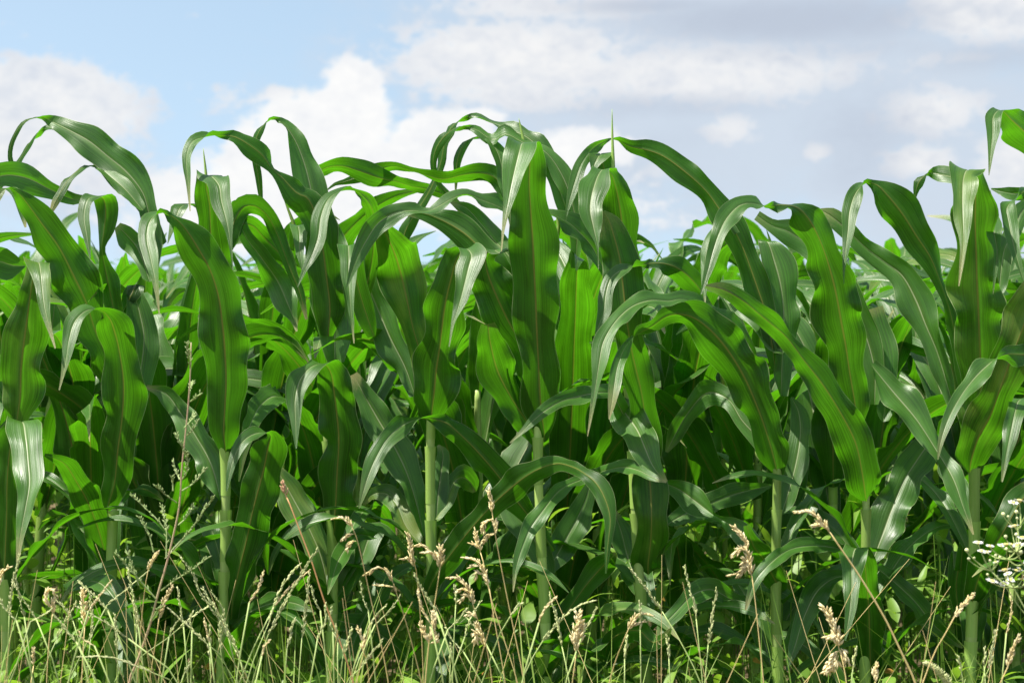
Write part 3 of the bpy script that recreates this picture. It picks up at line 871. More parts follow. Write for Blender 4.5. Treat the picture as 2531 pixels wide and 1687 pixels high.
# needle-like rolled young leaves rising from the whorls
for pi, sp, txt, d in ((2, 'A', '1225,760 1218,640 1205,500 1193,395', 4), (5, 'C', '145,460 130,355 115,285 100,218', 8), (6, 'C', '655,640 655,500 650,330 648,165', 2),
                       (3, 'B', '250,950 225,830 190,740 157,650', 6), (8, 'D', '110,1100 95,1000 75,930 55,870', 14), (5, 'C', '330,760 335,850 325,960 318,1100', 1)):
    root, D0 = plants[pi]
    ps = [pix(a, b, D0 + d / 100) for a, b, _, _ in parse(sp, txt)]
    mb = MB()
    pp = []
    for i in range(len(ps) - 1):
        for k in range(4):
            pp.append(ps[i].lerp(ps[i + 1], k / 4))
    pp.append(ps[-1])
    n = len(pp)
    mb.tube(pp, [.0048 * (1 - i / (n - 1)) ** .8 + .0003 for i in range(n)], 8)
    part(mb, 'rolled_leaf', M['sheath'], root)

# extra low leaves of the front plants, behind the traced ones
for i, (root, D0) in enumerate(plants):
    a0 = R.uniform(0, 6.28)
    for q in range(7):
        z0 = R.uniform(.14, .54)
        az = R.uniform(-.3, 3.4) if q < 4 else R.choice((R.uniform(-.8, .3), R.uniform(2.8, 3.9)))
        P, B = gen_path(z0, az, R.uniform(.28, .46), R.uniform(.018, .030), math.radians(R.uniform(45, 72)), math.radians(R.uniform(90, 150)), R.uniform(1.0, 1.6), R.uniform(-1.2, 1.2), R)
        mb = MB()
        ribbon(mb, P, B, R, step=.014)
        mb.build('leaf', M['leaf'], root)

# ------------------------------------------------------------------ rows behind


def make_variant(seed, H=1.12, merged=False):
    rg = random.Random(seed)
    nl = rg.randint(8, 10)
    out = []
    st = MB()
    top = H * .62
    nodes = [.05 + k * .115 for k in range(int(top / .115) + 1)]
    pts, rad = [], []
    ns = 20 if merged else 36
    for k in range(ns + 1):
        z = top * k / ns
        r = .0125 - .007 * k / ns
        for nh in nodes:
            r += .0017 * math.exp(-((z - nh) / .01) ** 2)
        pts.append((.006 * math.sin(z * 6 + seed), .006 * math.cos(z * 5), z)); rad.append(r)
    st.tube(pts, rad, 8)
    out.append(('stalk', st, 'stalk'))
    a0 = rg.uniform(0, 6.28)
    for q in range(nl):
        f = q / (nl - 1)
        z0 = .13 + (top - .15) * f ** .85
        az = a0 + math.pi * q + rg.gauss(0, .38)
        L = (.30 + .42 * math.sin(math.pi * min(1, f * .8 + .12))) * rg.uniform(.85, 1.15)
        W = (.020 + .022 * math.sin(math.pi * min(1, f * .8 + .1))) * rg.uniform(.9, 1.1)
        e0 = math.radians(rg.uniform(58, 76) + 8 * f)
        dr = math.radians(rg.uniform(95, 160) - 22 * f)
        P, B = gen_path(z0, az, L, W, e0, dr, rg.uniform(1.3, 2.3), rg.uniform(-1.4, 1.4), rg, side=rg.uniform(-.4, .4))
        mb = MB()
        if merged:
            ribbon(mb, P, B, rg, step=.03, us=[-1, -.5, 0, .5, 1], maxn=20)
        else:
            ribbon(mb, P, B, rg, step=.015, maxn=50)
        out.append(('leaf', mb, 'leaf'))
        if q % 2 == 0 and not merged:
            sh = MB()
            sh.tube([(.006 * math.sin(z * 6 + seed), .006 * math.cos(z * 5), z) for z in [max(.02, z0 - .1) + k * .0125 for k in range(9)]],
                    [.0150 - .007 * z0 / top] * 9, 10, cap=False)
            out.append(('leaf_sheath', sh, 'sheath'))
    for q in range(2):     # young upright leaves of the whorl
        P, B = gen_path(top - .03, a0 + 1.4 + 2.6 * q, rg.uniform(.24, .36), .020, math.radians(84), math.radians(rg.uniform(25, 90)), 2.6, rg.uniform(-.5, .5), rg)
        mb = MB()
        ribbon(mb, P, B, rg, step=.02, us=(US if not merged else [-1, 0, 1]), cup=.5, maxn=40 if not merged else 14)
        out.append(('leaf', mb, 'leaf'))
    return out


GROUP2 = 'corn plants in the rows behind'
near_protos, far_protos = [], []
for s in range(7):
    root = empty('corn_plant', (0, 0, 0))
    ks = []
    for nm, mb, mk in make_variant(100 + s):
        ks.append(mb.build(nm, M[mk], root))
    kids[root.name] = ks
    near_protos.append(root)


def merge(parts):
    mb = MB()
    idx = []
    for nm, q, mk in parts:
        b = len(mb.v)
        mb.v += q.v
        mb.f += [tuple(b + i for i in f) for f in q.f]
        mb.uv += q.uv
        idx += [1 if mk == 'stalk' else 0] * len(q.f)
    return mb, idx


far_mesh = []
for s in range(7):
    mb, idx = merge(make_variant(200 + s, merged=True))
    o = mb.build('corn_plant', M['leaf'])
    o.data.materials.append(M['stalk'])
    o.data.polygons.foreach_set('material_index', idx)
    far_mesh.append(o)
used_n, used_f = set(), set()
count = 0
row = 0
D = ROW + .50
FIXED2 = [85, 230, 400, 640, 790, 930, 1200, 1480, 1690, 1831, 2060, 2338, 2520, 2650]
L2 = 'green corn plant in the second row, seen through gaps between the front stalks'
L3 = 'green corn plant deeper in the field, crowded among the rows behind the second one'


def place(o, x, y, lab, zs=None):
    o.location = (x, y, 0)
    o.rotation_euler = (R.uniform(-.05, .05), R.uniform(-.05, .05), R.uniform(0, 6.28))
    s = R.uniform(.96, 1.18) if zs is None else zs
    o.scale = (s, s, s)
    tag(o, lab, 'corn plant', GROUP2)


while True:
    half = D * MID / FPX + (.55 if row < 3 else .35)
    if row == 0:
        xs = [pix(q, HOR, D).x for q in FIXED2] + [-1.75, -1.5, 1.75] + [pix(q, HOR, D).x for q in (480, 1340, 2200)]
    else:
        n = int(2 * half / (.172 if row < 4 else .21))
        xs = [-half + (k + .5) * 2 * half / n for k in range(n)]
    if count + len(xs) > 290:
        break
    for x in xs:
        xx, yy = x + R.uniform(-.045, .045), D + R.uniform(-.05, .05)
        if row < 4:
            k = R.randrange(7)
            o = near_protos[k] if k not in used_n else copy_tree(near_protos[k])
            used_n.add(k)
        else:
            k = R.randrange(7)
            if k not in used_f:
                o = far_mesh[k]
            else:
                o = far_mesh[k].copy(); C.objects.link(o)
            used_f.add(k)
        place(o, xx, yy, L2 if row == 0 else L3, R.uniform(1.02, 1.22) if row == 0 else R.uniform(1.0, 1.22) if row < 4 else None)
        count += 1
    D += .72
    row += 1
# side neighbours in the front row, out of the frame (they shade what is seen)
for x in (-1.25, -1.5, -1.75, 1.5, 1.75):
    o = copy_tree(near_protos[R.randrange(7)])
    place(o, x, ROW + R.uniform(-.05, .05), 'green corn plant of the front row standing outside the picture edge', 1.0)

# far field: everything beyond the individual rows
ff = MB()
fidx = []
tpl = []
for s in range(4):
    rg = random.Random(300 + s)
    mb = MB()
    a0 = rg.uniform(0, 6)
    for q in range(7):
        f = q / 6
        P, B = gen_path(.35 + .35 * f, a0 + math.pi * q + rg.gauss(0, .4), rg.uniform(.45, .62), rg.uniform(.032, .042), math.radians(rg.uniform(60, 82)), math.radians(rg.uniform(80, 140)), rg.uniform(1.4, 2.3), rg.uniform(-1.2, 1.2), rg, n=7)
        ribbon(mb, P, B, rg, step=.08, us=[-1, 0, 1], maxn=8)
    tpl.append(mb)
while D < 75:
    half = D * MID / FPX + .4
    sp_ = .21 if D < 25 else .21 + (D - 25) * .02
    x = -half
    while x < half:
        t = tpl[R.randrange(4)]
        a = R.uniform(0, 6.28); ca, sa = math.cos(a), math.sin(a)
        s = R.uniform(.95, 1.13)
        b = len(ff.v)
        xx, yy = x + R.uniform(-.05, .05), D + R.uniform(-.06, .06)
        ff.v += [(xx + s * (v[0] * ca - v[1] * sa), yy + s * (v[0] * sa + v[1] * ca), s * v[2]) for v in t.v]
        ff.f += [tuple(b + i for i in f) for f in t.f]
        ff.uv += t.uv
        x += sp_
    D += .7 if D < 25 else 1.6
o = ff.build('corn_field', M['leaf'])
tag(o, 'far part of the corn field, a mass of leaf tips along the skyline', None, kind='stuff')

# ------------------------------------------------------------------ weeds on the ground between rows
wb = MB()
for k in range(12000):
    y = ROW - .25 + 4.2 * R.random() ** 1.5
    half = y * MID / FPX + .3
    x = R.uniform(-half, half)
    z = .02 + (.30 if y < ROW + .15 else .56) * R.random() ** 1.4
    a = R.uniform(0, 6.28)
    P, B = gen_path(z, a, R.uniform(.03, .11), R.uniform(.004, .014), math.radians(R.uniform(-10, 65)), math.radians(R.uniform(20, 90)), 1.3, R.uniform(-.6, .6), R, n=5, x0=x, y0=y)
    B = [b * q for b, q in zip(B, (.5, 1.1, 1.2, .85, .05))]
    ribbon(wb, P, B, R, step=.02, us=[-1, -.4, .4, 1], maxn=6)
    if k % 3 == 0:
        wb.tube([(x, y, 0), (x + R.uniform(-.01, .01), y, z * .6), P[0]], [.0016, .0013, .001], 4, cap=False)
o = wb.build('ground_weeds', M['weed'])
tag(o, 'low leafy weeds covering the soil between the corn stalks', None, kind='stuff')

gb = MB()
for k in range(3000):
    y = R.uniform(2.55, 3.42)
    half = y * MID / FPX + .25
    x = R.uniform(-half, half)
    a = R.uniform(0, 6.28)
    if x > .05 and R.random() < .5:
        continue
    cl = .80 + .5 * noise.noise(Vector((x * 4.5, y * 6, 1)))
    P, B = gen_path(0, a, R.uniform(.26, .58) * cl, R.uniform(.0011, .0026), math.radians(R.uniform(66, 88)), math.radians(R.uniform(10, 75)), 2.0, R.uniform(-1, 1), R, n=7, x0=x, y0=y)
    ribbon(gb, P, B, R, step=.05, us=[-1, 0, 1], maxn=8, wave=0)
o = gb.build('grass', M['blade'])
tag(o, 'thin green grass blades along the edge of the field', None, kind='stuff')

sb = MB()
for k in range(110):
    y = R.uniform(2.6, 3.35)
    half = y * MID / FPX + .2
    x = R.uniform(-half, half)
    if x > .05 and R.random() < .5:
        continue
    hgt = R.uniform(.38, .62)
    lx, ly = R.gauss(0, .14), R.gauss(0, .08)
    sb.tube([(x, y, 0), (x + lx * .4, y + ly * .4, hgt * .55), (x + lx, y + ly, hgt)], [.0011, .0008, .0004], 4, cap=False)
o = sb.build('dry_straw', M['straw'])
tag(o, 'thin dry straws mixed through the verge grass', None, kind='stuff')

# fallen yellow-brown leaves on the ground
for (px, py, lab) in ((1880, 1640, 'orange dead leaf scrap low between stalks right of centre'), (2205, 1668, 'small orange dead leaf at the bottom edge below the long leaning straw'), (520, 1655, 'yellow dead leaf at the bottom, under the grass left of centre'),
                      (1205, 1672, 'yellow leaf scrap at the bottom near the middle dry grasses'), (1625, 1476, 'yellowed leaf piece low beside the spiked corn plant stalk')):
    Dd = ROW + .25
    p = pix(px, py, Dd)
    mb = MB()
    sz = R.uniform(.32, .5)
    P = [p + Vector(q) * sz for q in ((-.03, .01, .012), (-.012, 0, .02), (.01, -.006, .012), (.034, -.004, -.014))]
    B = [Vector(q) * sz for q in ((0, .006, .006), (.002, .010, .015), (.004, .009, .013), (.001, .001, .002))]
    ribbon(mb, P, B, R, step=.008, wave=2.0)
    root = empty('dead_leaf', p)
    bpy.data.objects.remove(root)
    c = sum((Vector(v) for v in mb.v), Vector()) / len(mb.v)
    mb.v = [Vector(v) - c for v in mb.v]
    o = mb.build('dead_leaf', M['dead'])
    o.location = c
    tag(o, lab, 'dead leaf')

# ------------------------------------------------------------------ grasses of the verge


def smooth_path(ps, n=6):
    ts = [0.0]
    for i in range(1, len(ps)):
        ts.append(ts[-1] + max(1e-4, (ps[i] - ps[i - 1]).length))
    return [catmull(ps, ts, ts[-1] * k / (n * (len(ps) - 1))) for k in range(n * (len(ps) - 1) + 1)]


def panicle(mb, path, size, dens, spread, rng, both=True):
    """many spikelets crowded along a path"""
    L = sum((path[i + 1] - path[i]).length for i in range(len(path) - 1))
    n = max(6, int(L * dens))
    for k in range(n):
        t = (k + rng.random()) / n
        q = t * (len(path) - 1)
        i = min(int(q), len(path) - 2)
        p = path[i].lerp(path[i + 1], q - i)
        T = (path[i + 1] - path[i]).normalized()
        a = rng.uniform(0, 6.28)
        s = Vector((math.cos(a), math.sin(a) * .8, .25 * math.sin(a * 2)))
        d = (T + s * spread * rng.uniform(.5, 1.2)).normalized()
        mb.seed(p + s * size * .12, d, size * rng.uniform(.7, 1.2) * (1 - .35 * t), size * .125)


def stalk_thing(name, sp, stem, heads, Dg, lab, cat, group, smat, hmat, r0=.0012, size=.010, dens=900, spread=.55):
    ps = [pix(a, b, Dg) for a, b, _, _ in parse(sp, stem)]
    # continue the stem to the ground
    d = (ps[0] - ps[1])
    if d.z > -1e-3:
        d.z = -.05
    base = ps[0] + d.normalized() * 0
    slope = max(-.5, min(.5, d.x / max(.03, -d.z)))
    gx = ps[0].x + slope * ps[0].z * .7
    foot = Vector((gx, Dg + R.uniform(-.02, .02), 0))
    ps = [foot, foot.lerp(ps[0], .55)] + ps
    # slight real depth to the stem
    dz = R.uniform(-.05, .05)
    n = len(ps)
    ps = [p + Vector((0, dz * (i / (n - 1)) ** 2, 0)) for i, p in enumerate(ps)]
    root = empty(name, foot)
    tag(root, lab, cat, group)
    path = smooth_path(ps)
    mb = MB()
    mb.tube(path, [r0 * (1.35 - .75 * i / (len(path) - 1)) for i in range(len(path))], 6)
    part(mb, 'stem', M[smat], root)
    for h in heads:
        hp = [pix(a, b, Dg) + Vector((0, dz, 0)) for a, b, _, _ in parse(sp, h)]
        hp = smooth_path(hp, 5)
        mb = MB()
        mb.tube(hp, [r0 * .55] * len(hp), 5)
        panicle(mb, hp, size, dens, spread, R)
        part(mb, 'seed_head', M[hmat], root)
    return root


DG = 2.95
DRY = [
    # space, stem, heads, depth, label, kwargs
    ('K', '1225,1500 1262,1000 1300,700 1330,560', ['1330,560 1360,490 1410,395'], 2.95, 'tan grass stalk with narrow pale head just left of the red weed stem', {}),
    ('K', '718,1560 722,1250 720,1090', ['720,1090 716,930 703,765'], 2.9, 'stiff upright straw-coloured grass spike in the lower left grass', dict(size=.013, spread=.9, dens=700)),
    ('K', '405,1560 415,1200 428,980', ['428,980 430,900 436,850', '400,920 370,870 375,790 420,765 455,810'], 2.85, 'dry grass stalk with fuzzy brownish curled head at far left', {}),
    ('K', '-60,1200 -30,900 5,745', ['5,745 40,640 75,560 132,512'], 2.9, 'pale dry grass head leaning right at the left edge', {}),
    ('K', '262,1560 268,1430', ['268,1440 262,1370 266,1290'], 2.85, 'short cream grass spike at the bottom left corner', dict(size=.008)),
    ('K', '1330,1560 1390,1200 1430,980', ['1430,980 1470,850 1500,780 1545,695'], 2.9, 'dry grass stalk with pinkish tan head crossing the lower red stem', {}),
    ('L', '1330,1540 1190,1130 1080,860 960,500 860,255 760,10 715,-70', ['715,-70 695,-125 678,-190'], 2.9, 'orange-brown leaning grass stalk with small dark brown head', dict(smat='rust', hmat='darkseed', r0=.0017, size=.011)),
    ('L', '1650,1560 1580,1180 1500,830 1430,500 1380,280 1340,170', ['1340,170 1300,120 1240,90 1175,98', '1352,230 1310,240 1255,285', '1372,290 1330,310 1295,372'], 2.9, 'tall tan grass stalk with combed head bent to the left, right of the dark leaf', {}),
    ('L', '1485,1540 1465,1330 1442,1220', ['1442,1220 1445,1130 1398,1025'], 2.85, 'short cream grass spike low between two long straws', dict(size=.010, dens=650)),
    ('M', '150,1560 90,1300 20,1030 -40,830 -90,660', ['-95,650 -140,560 -220,522 -330,580', '-90,690 -160,680 -240,675'], 2.95, 'dry grass with brown drooping head left of the middle corn stalk', {}),
    ('M', '170,1560 150,1050 112,560 90,450', ['90,500 70,400 60,300 38,215', '85,330 150,320 200,340 240,375', '85,480 50,435 0,438'], 3.0, 'dry grass with loose side branches over the middle corn stalk', {}),
    ('M', '185,1560 230,1100 280,790 318,530', ['318,530 330,450 325,345', '300,480 250,400 180,395', '215,1190 180,1090 150,1020', '225,1180 262,1080 265,930', '230,1190 275,1180 285,1130'], 2.85, 'bright cream grass head on a pale stalk at the middle corn stalk', dict(size=.012)),
    ('M', '1060,1560 950,1000 870,600 805,240 775,20', ['778,40 765,-60 740,-150', '790,100 730,120 700,160 705,220', '810,225 750,238 695,308', '805,240 812,200 800,120'], 2.95, 'tall brown grass stalk with claw-shaped side heads right of the middle stalk', {}),
    ('M', '1000,1560 870,1150 760,800 690,480 668,420', ['668,420 640,330 628,235', '665,400 630,370 590,350'], 3.0, 'slender dry grass with short forked head beside the claw-headed stalk', {}),
    ('M', '770,1500 720,1200 640,950 610,830', ['610,830 590,740 540,660 480,605 410,600', '600,770 550,755 505,795', '590,730 530,700 485,715', '640,950 600,910 560,930', '670,1100 640,1080 635,1170', '720,1200 690,1130 640,1000'], 2.9, 'bushy dry grass head drooping left below the claw-headed stalk', dict(size=.011)),
    ('M', '890,1560 790,1000 745,740', ['745,740 690,600 640,520 530,488', '680,640 640,625 615,670', '660,560 620,560 580,580'], 2.92, 'pale grass head bending left above the bushy dry one', dict(size=.011)),
    ('M', '1488,1560 1510,1400 1522,1290', ['1522,1300 1500,1180 1530,1060 1545,950', '1530,1240 1560,1130 1570,1020'], 2.85, 'plump cream grass head low in front of the spiked corn plant', dict(size=.015, spread=.7)),
    ('N', '20,1540 90,1280 170,1050', ['170,1050 215,965 280,905 380,918', '200,1020 250,990 310,970'], 2.9, 'tan grass head bent to the right below the dark vertical leaf', {}),
    ('N', '1390,1560 1350,1150 1310,760 1290,620', ['1290,620 1250,400 1215,290 1130,200', '1250,410 1200,390 1130,445', '1290,610 1260,540 1180,600 1110,622', '1270,520 1240,490 1220,560'], 2.9, 'tall straw with three stacked feathery heads right of centre', dict(size=.013)),
    ('O', '900,1560 780,1300 640,1010 420,640 230,360 140,230', ['140,230 80,150 0,70 -60,45 -150,50', '100,190 40,160 0,170'], 2.8, 'long golden straw leaning left across two corn stalks at the right', dict(r0=.0019, size=.013)),
    ('O', '300,1600 270,1400 240,1270', ['240,1270 205,1100 165,1000 105,910', '240,1300 170,1380 130,1470', '260,1280 300,1330 310,1400', '240,1340 200,1430 120,1490', '230,1150 180,1170 140,1180'], 2.8, 'fluffy pale grass plume at the bottom under the long golden straw', dict(size=.015, spread=.8)),
    ('O', '1050,1330 1150,1140 1230,970', ['1230,970 1300,880 1390,778'], 2.7, 'blurred pale grass head leaning right before the right-hand stalk', {}),
    ('O', '1640,1560 1690,1400', ['1690,1400 1730,1270 1790,1140'], 2.7, 'blurred brown grass head at the bottom right, under the daisies', {}),
    ('O', '520,1640 550,1560', ['550,1560 545,1480 560,1400'], 2.75, 'short stubby tan grass head cut by the bottom edge at the right', {}),
]
for sp, stem, heads, Dg, lab, kw in DRY:
    kw = dict(kw)
    stalk_thing('dry_grass', sp, stem, heads, Dg, lab, 'dry grass', 'dry grasses along the field edge', kw.pop('smat', 'straw'), kw.pop('hmat', 'seed'), **kw)

GREEN = [
    ('K', '80,1400 110,950', ['110,950 130,750 160,600 200,420'], 2.9, 'grey-green grass spike standing by the left edge stalk'),
    ('K', '380,1450 470,1200', ['470,1200 540,1060 640,880'], 2.9, 'green grass spike leaning right in the left corner'),
    ('K', '705,1260 620,1030', ['620,1030 560,940 470,850'], 2.95, 'green grass spike leaning left in the left corner'),
    ('K', '1560,1560 1400,1430', ['1400,1430 1190,1345 1000,1290 750,1290'], 2.8, 'pale green grass spike lying almost level at the lower left'),
    ('K', '1190,1250 1180,1150', ['1180,1150 1160,900 1130,750 1100,570'], 2.9, 'light green upright grass spike left of the red weed stem'),
    ('K', '1250,1330 1400,1240 1560,1110', ['1560,1110 1700,990 1866,880'], 2.95, 'thin green grass stem rising right from the red weed stem'),
    ('K', '2000,1350 1860,1180', ['1860,1180 1700,1030 1530,875'], 2.85, 'pale grass spike pointing up left, right of the red weed stem'),
    ('K', '2190,1500 2040,1180', ['2040,1180 1930,980 1794,790 1700,580 1600,450'], 2.9, 'long yellowish green grass spike drooping left beside the red weed'),
    ('K', '1060,1400 1065,1250', ['1065,1250 1060,1100 1050,930'], 2.85, 'short pale upright grass spike in the left grass'),
    ('K', '760,1500 780,1200', ['780,1200 790,1000 775,780'], 2.9, 'thin green grass spike just right of the stiff straw spike'),
    ('K', '1600,1560 1640,1480', ['1640,1480 1690,1380'], 2.8, 'small green grass tip at the bottom right of the red weed'),
    ('L', '420,1450 560,1080', ['560,1080 640,830 720,690 830,550'], 2.85, 'pale grass spike leaning right in front of the third corn plant'),
    ('L', '470,1500 620,1090', ['620,1090 730,880 850,660 1055,335'], 2.9, 'long thin green grass stem crossing the orange-brown stalk'),
    ('L', '740,1500 760,1250', ['760,1250 790,1120 830,990'], 2.85, 'green grass spike left of the orange-brown stalk'),
    ('L', '850,1520 865,1200', ['865,1200 900,950 935,620'], 2.9, 'upright green grass spike touching the orange-brown stalk'),
    ('L', '370,1560 330,1360', ['330,1360 230,1120 150,980 0,740'], 2.88, 'yellow-green grass spike leaning left in front of the third corn stalk'),
    ('L', '70,1500 60,1350', ['60,1350 50,1200 62,1080'], 2.85, 'short green grass spike before the third corn stalk'),
    ('L', '200,1500 185,1250', ['185,1250 180,1100 175,1000'], 2.9, 'thin green upright grass stem by the third corn stalk'),
    ('L', '1230,1500 1260,1300', ['1260,1300 1290,1200 1340,1060'], 2.85, 'green grass spike at the foot of the orange-brown stalk'),
    ('L', '1290,1540 1420,1400', ['1420,1400 1500,1290 1610,1160'], 2.85, 'green grass stem slanting right below the tall combed straw'),
    ('L', '1190,1400 1180,1250', ['1180,1250 1165,1180 1155,1100'], 2.8, 'pale green grass tip beside the orange-brown stalk foot'),
    ('M', '1460,1560 1400,1280', ['1400,1280 1370,1100 1330,960 1288,820'], 2.85, 'pale green zigzag grass spike leaning left in the middle right'),
    ('M', '1080,1480 1230,1250', ['1230,1250 1400,1050 1560,930 1690,885'], 2.85, 'pale green grass spike crossing the zigzag one, leaning right'),
    ('M', '400,1560 405,1400', ['405,1400 420,1300 410,1220'], 2.9, 'short green grass spike at the foot of the middle corn stalk'),
    ('M', '440,1100 450,900', ['450,900 450,820 445,730'], 3.0, 'slim brownish green grass spike by the bushy dry head'),
    ('M', '830,1150 930,950', ['930,950 980,880 1035,820'], 2.8, 'blurred green grass stem leaning right near the claw-headed stalk'),
    ('N', '850,1540 820,1200 808,1030', ['808,1030 790,900 760,800 700,560'], 2.9, 'green grass spike leaning left in the right-centre gap'),
    ('N', '880,1540 915,1260', ['915,1260 950,1050 960,930 995,770'], 2.9, 'green grass spike leaning right, next to its left-leaning neighbour'),
    ('N', '820,1540 650,1200 500,960', ['500,960 380,790 225,590'], 2.9, 'thin green grass stem slanting over the spiked corn plant stalk'),
    ('N', '310,1540 315,1150', ['315,1150 320,1020 310,900'], 2.8, 'thin grass stem standing before the spiked corn plant stalk'),
    ('N', '560,1560 550,1350', ['550,1350 545,1250 530,1150'], 2.85, 'green grass stem right of the spiked corn plant stalk foot'),
    ('N', '160,1560 165,1380', ['165,1380 180,1280 185,1180'], 2.8, 'blurred green grass stem left of the spiked corn plant stalk foot'),
    ('O', '1470,1560 1490,1380', ['1490,1380 1520,1200 1552,1045'], 2.85, 'blue-green grass spike right of the right-hand corn stalk'),
    ('O', '1320,1560 1290,1440', ['1290,1440 1275,1380 1258,1310'], 2.8, 'short green grass spike left of the right-hand corn stalk'),
    ('O', '1540,1560 1550,1450', ['1550,1450 1556,1380 1552,1290'], 2.85, 'thin green grass spike nearest the bottom right corner'),
    ('O', '330,1560 345,1440', ['345,1440 360,1350 375,1250'], 2.8, 'green grass spike beside the fluffy pale plume'),
]
for sp, stem, heads, Dg, lab in GREEN:
    stalk_thing('grass_spike', sp, stem, heads, Dg, lab, 'grass', 'green grass spikes along the field edge', 'gstem', 'gseed', r0=.0013, size=.009, dens=420, spread=.34)
# unnumbered small green spikes filling the verge
for k in range(34):
    Dg = R.uniform(2.7, 3.15)
    x = R.uniform(20, 1300) if k < 32 else R.uniform(1300, 2500)
    y0 = R.uniform(1560, 1690)
    ln = R.uniform(60, 190)
    lx = R.gauss(0, .75)
    a = pix(x, 1690, Dg); b = pix(x + lx * ln * .5, y0 - ln * .5, Dg); c = pix(x + lx * ln, y0 - ln, Dg)
    foot = Vector((a.x - lx * .12, Dg, 0))
    root = empty('grass_spike', foot)
    tag(root, 'small green grass spike among many in the low verge grass', 'grass', 'small grass spikes in the verge')
    path = smooth_path([foot, a, b], 4)
    mb = MB(); mb.tube(path, [.0012] * len(path), 5); part(mb, 'stem', M['gstem'], root)
    hp = smooth_path([b, b.lerp(c, .5) + Vector((R.uniform(-.006, .006), 0, 0)), c], 5)
    mb = MB(); mb.tube(hp, [.0007] * len(hp), 5); panicle(mb, hp, .0075, 420, .35, R); part(mb, 'seed_head', M['gseed' if k % 4 else 'seed'], root)

# green bristly foxtail head
root = empty('foxtail_grass', pix(2360, 1900, 2.8) * 1)
root.location.z = 0
tag(root, 'green bristly cylinder grass head leaning left at the bottom right', 'grass')
ps = [Vector(root.location), pix(2390, 1800, 2.8), pix(2346, 1690, 2.8)]
path = smooth_path(ps); mb = MB(); mb.tube(path, [.0014] * len(path), 6); part(mb, 'stem', M['gstem'], root)
hp = smooth_path([pix(2346, 1690, 2.8), pix(2318, 1658, 2.8), pix(2288, 1638, 2.8)], 8)
mb = MB(); panicle(mb, hp, .0085, 9000, 1.5, R); part(mb, 'seed_head', M['gseed'], root)

# ------------------------------------------------------------------ tall branching weed
DW = 2.9
st = [pix(a, b, DW) for a, b, _, _ in parse('K', '1150,1540 1220,1370 1330,1050 1400,780 1480,500 1540,250 1590,0')] + [pix(a, b, DW) for a, b, _, _ in parse('W', '405,900 424,720 442,540 458,330 464,190 466,70')]
foot = Vector((st[0].x - .06, DW, 0))
root = empty('tall_weed', foot)
tag(root, 'tall thin weed with reddish stem and small grey-green side sprigs', 'weed')
path = smooth_path([foot] + st, 5)
n = len(path)
mb = MB(); mb.tube(path, [.0030 - .0021 * (i / (n - 1)) for i in range(n)], 8); part(mb, 'stem', M['weedstem'], root)


def sprig(points, seedsize=.0085, dens=380):
    hp = smooth_path(points, 6)
    mb = MB(); mb.tube(hp, [.0013 - .0007 * i / (len(hp) - 1) for i in range(len(hp))], 5)
    L = sum((hp[i + 1] - hp[i]).length for i in range(len(hp) - 1))
    for k in range(int(L * dens) + 6):
        t = .15 + .85 * R.random() ** .6
        q = t * (len(hp) - 1); i = min(int(q), len(hp) - 2)
        p = hp[i].lerp(hp[i + 1], q - i)
        T = (hp[i + 1] - hp[i]).normalized()
        a = R.uniform(0, 6.28)
        mb.seed(p, T + Vector((math.cos(a), math.sin(a), .3)) * .75, seedsize * R.uniform(.5, 1.2), seedsize * .13)
    part(mb, 'side_sprig', M['sprig'], root)


BR = [('W', '340,1460 440,1350 530,1240 640,1080'), ('W', '330,1370 230,1250 150,1180 60,1100'), ('W', '405,1060 480,1010 550,920'), ('W', '390,985 360,940 330,880'), ('W', '370,1140 320,1090 260,1020'),
      ('W', '380,1290 420,1250 460,1180'), ('W', '300,1500 285,1320 240,1190'), ('W', '440,690 470,660 500,600'), ('W', '412,770 390,740 370,690'), ('W', '460,465 500,440 540,408'),
      ('W', '215,1470 180,1340 120,1240'), ('W', '345,1060 345,1010 340,960'), ('W', '440,860 448,830 445,790'), ('W', '445,500 440,400 436,350'), ('W', '458,240 468,180 466,70'),
      ('K', '1380,820 1200,600 1100,480 1030,400'), ('K', '1430,750 1560,650 1700,560 1860,440'), ('K', '1350,1000 1420,900 1470,860'), ('K', '1230,700 1180,560 1130,420'), ('W', '420,640 450,600 470,560'), ('W', '395,1000 440,930 450,820')]
for sp, txt in BR:
    pp = [pix(a, b, DW + R.uniform(-.01, .01)) for a, b, _, _ in parse(sp, txt)]
    nn = len(pp)
    dy = R.uniform(-.05, .05)
    sprig([p + Vector((0, dy * i / (nn - 1), 0)) for i, p in enumerate(pp)])

# ------------------------------------------------------------------ white daisies (fleabane)
DF = 2.75
foot = Vector((pix(2640, HOR, DF).x, DF, 0))
root = empty('white_daisy', foot)
tag(root, 'cluster of small white daisies with yellow centres on thin branching stems at the right edge', 'flower')
hub = pix(2570, 1560, DF)
hub2 = pix(2560, 1440, DF)
path = smooth_path([foot, hub, hub2], 6)
mb = MB(); mb.tube(path, [.0022] * len(path), 7); part(mb, 'stem', M['gstem'], root)
FL = [(575, 785, 58), (720, 825, 47), (615, 885, 48), (685, 898, 48), (850, 818, 40), (915, 805, 62), (985, 805, 40), (1060, 815, 70), (1110, 725, 60), (1020, 578, 50), (980, 590, 36), (1000, 300, 60), (1080, 275, 68),
      (895, 1115, 70), (935, 1160, 48), (745, 1250, 70), (890, 1282, 56), (970, 1232, 50), (1040, 1120, 50), (1085, 1105, 40), (1105, 1225, 46), (1180, 820, 70), (1200, 300, 60), (1190, 1010, 60), (1210, 640, 60), (1230, 1220, 60), (790, 1020, 34)]
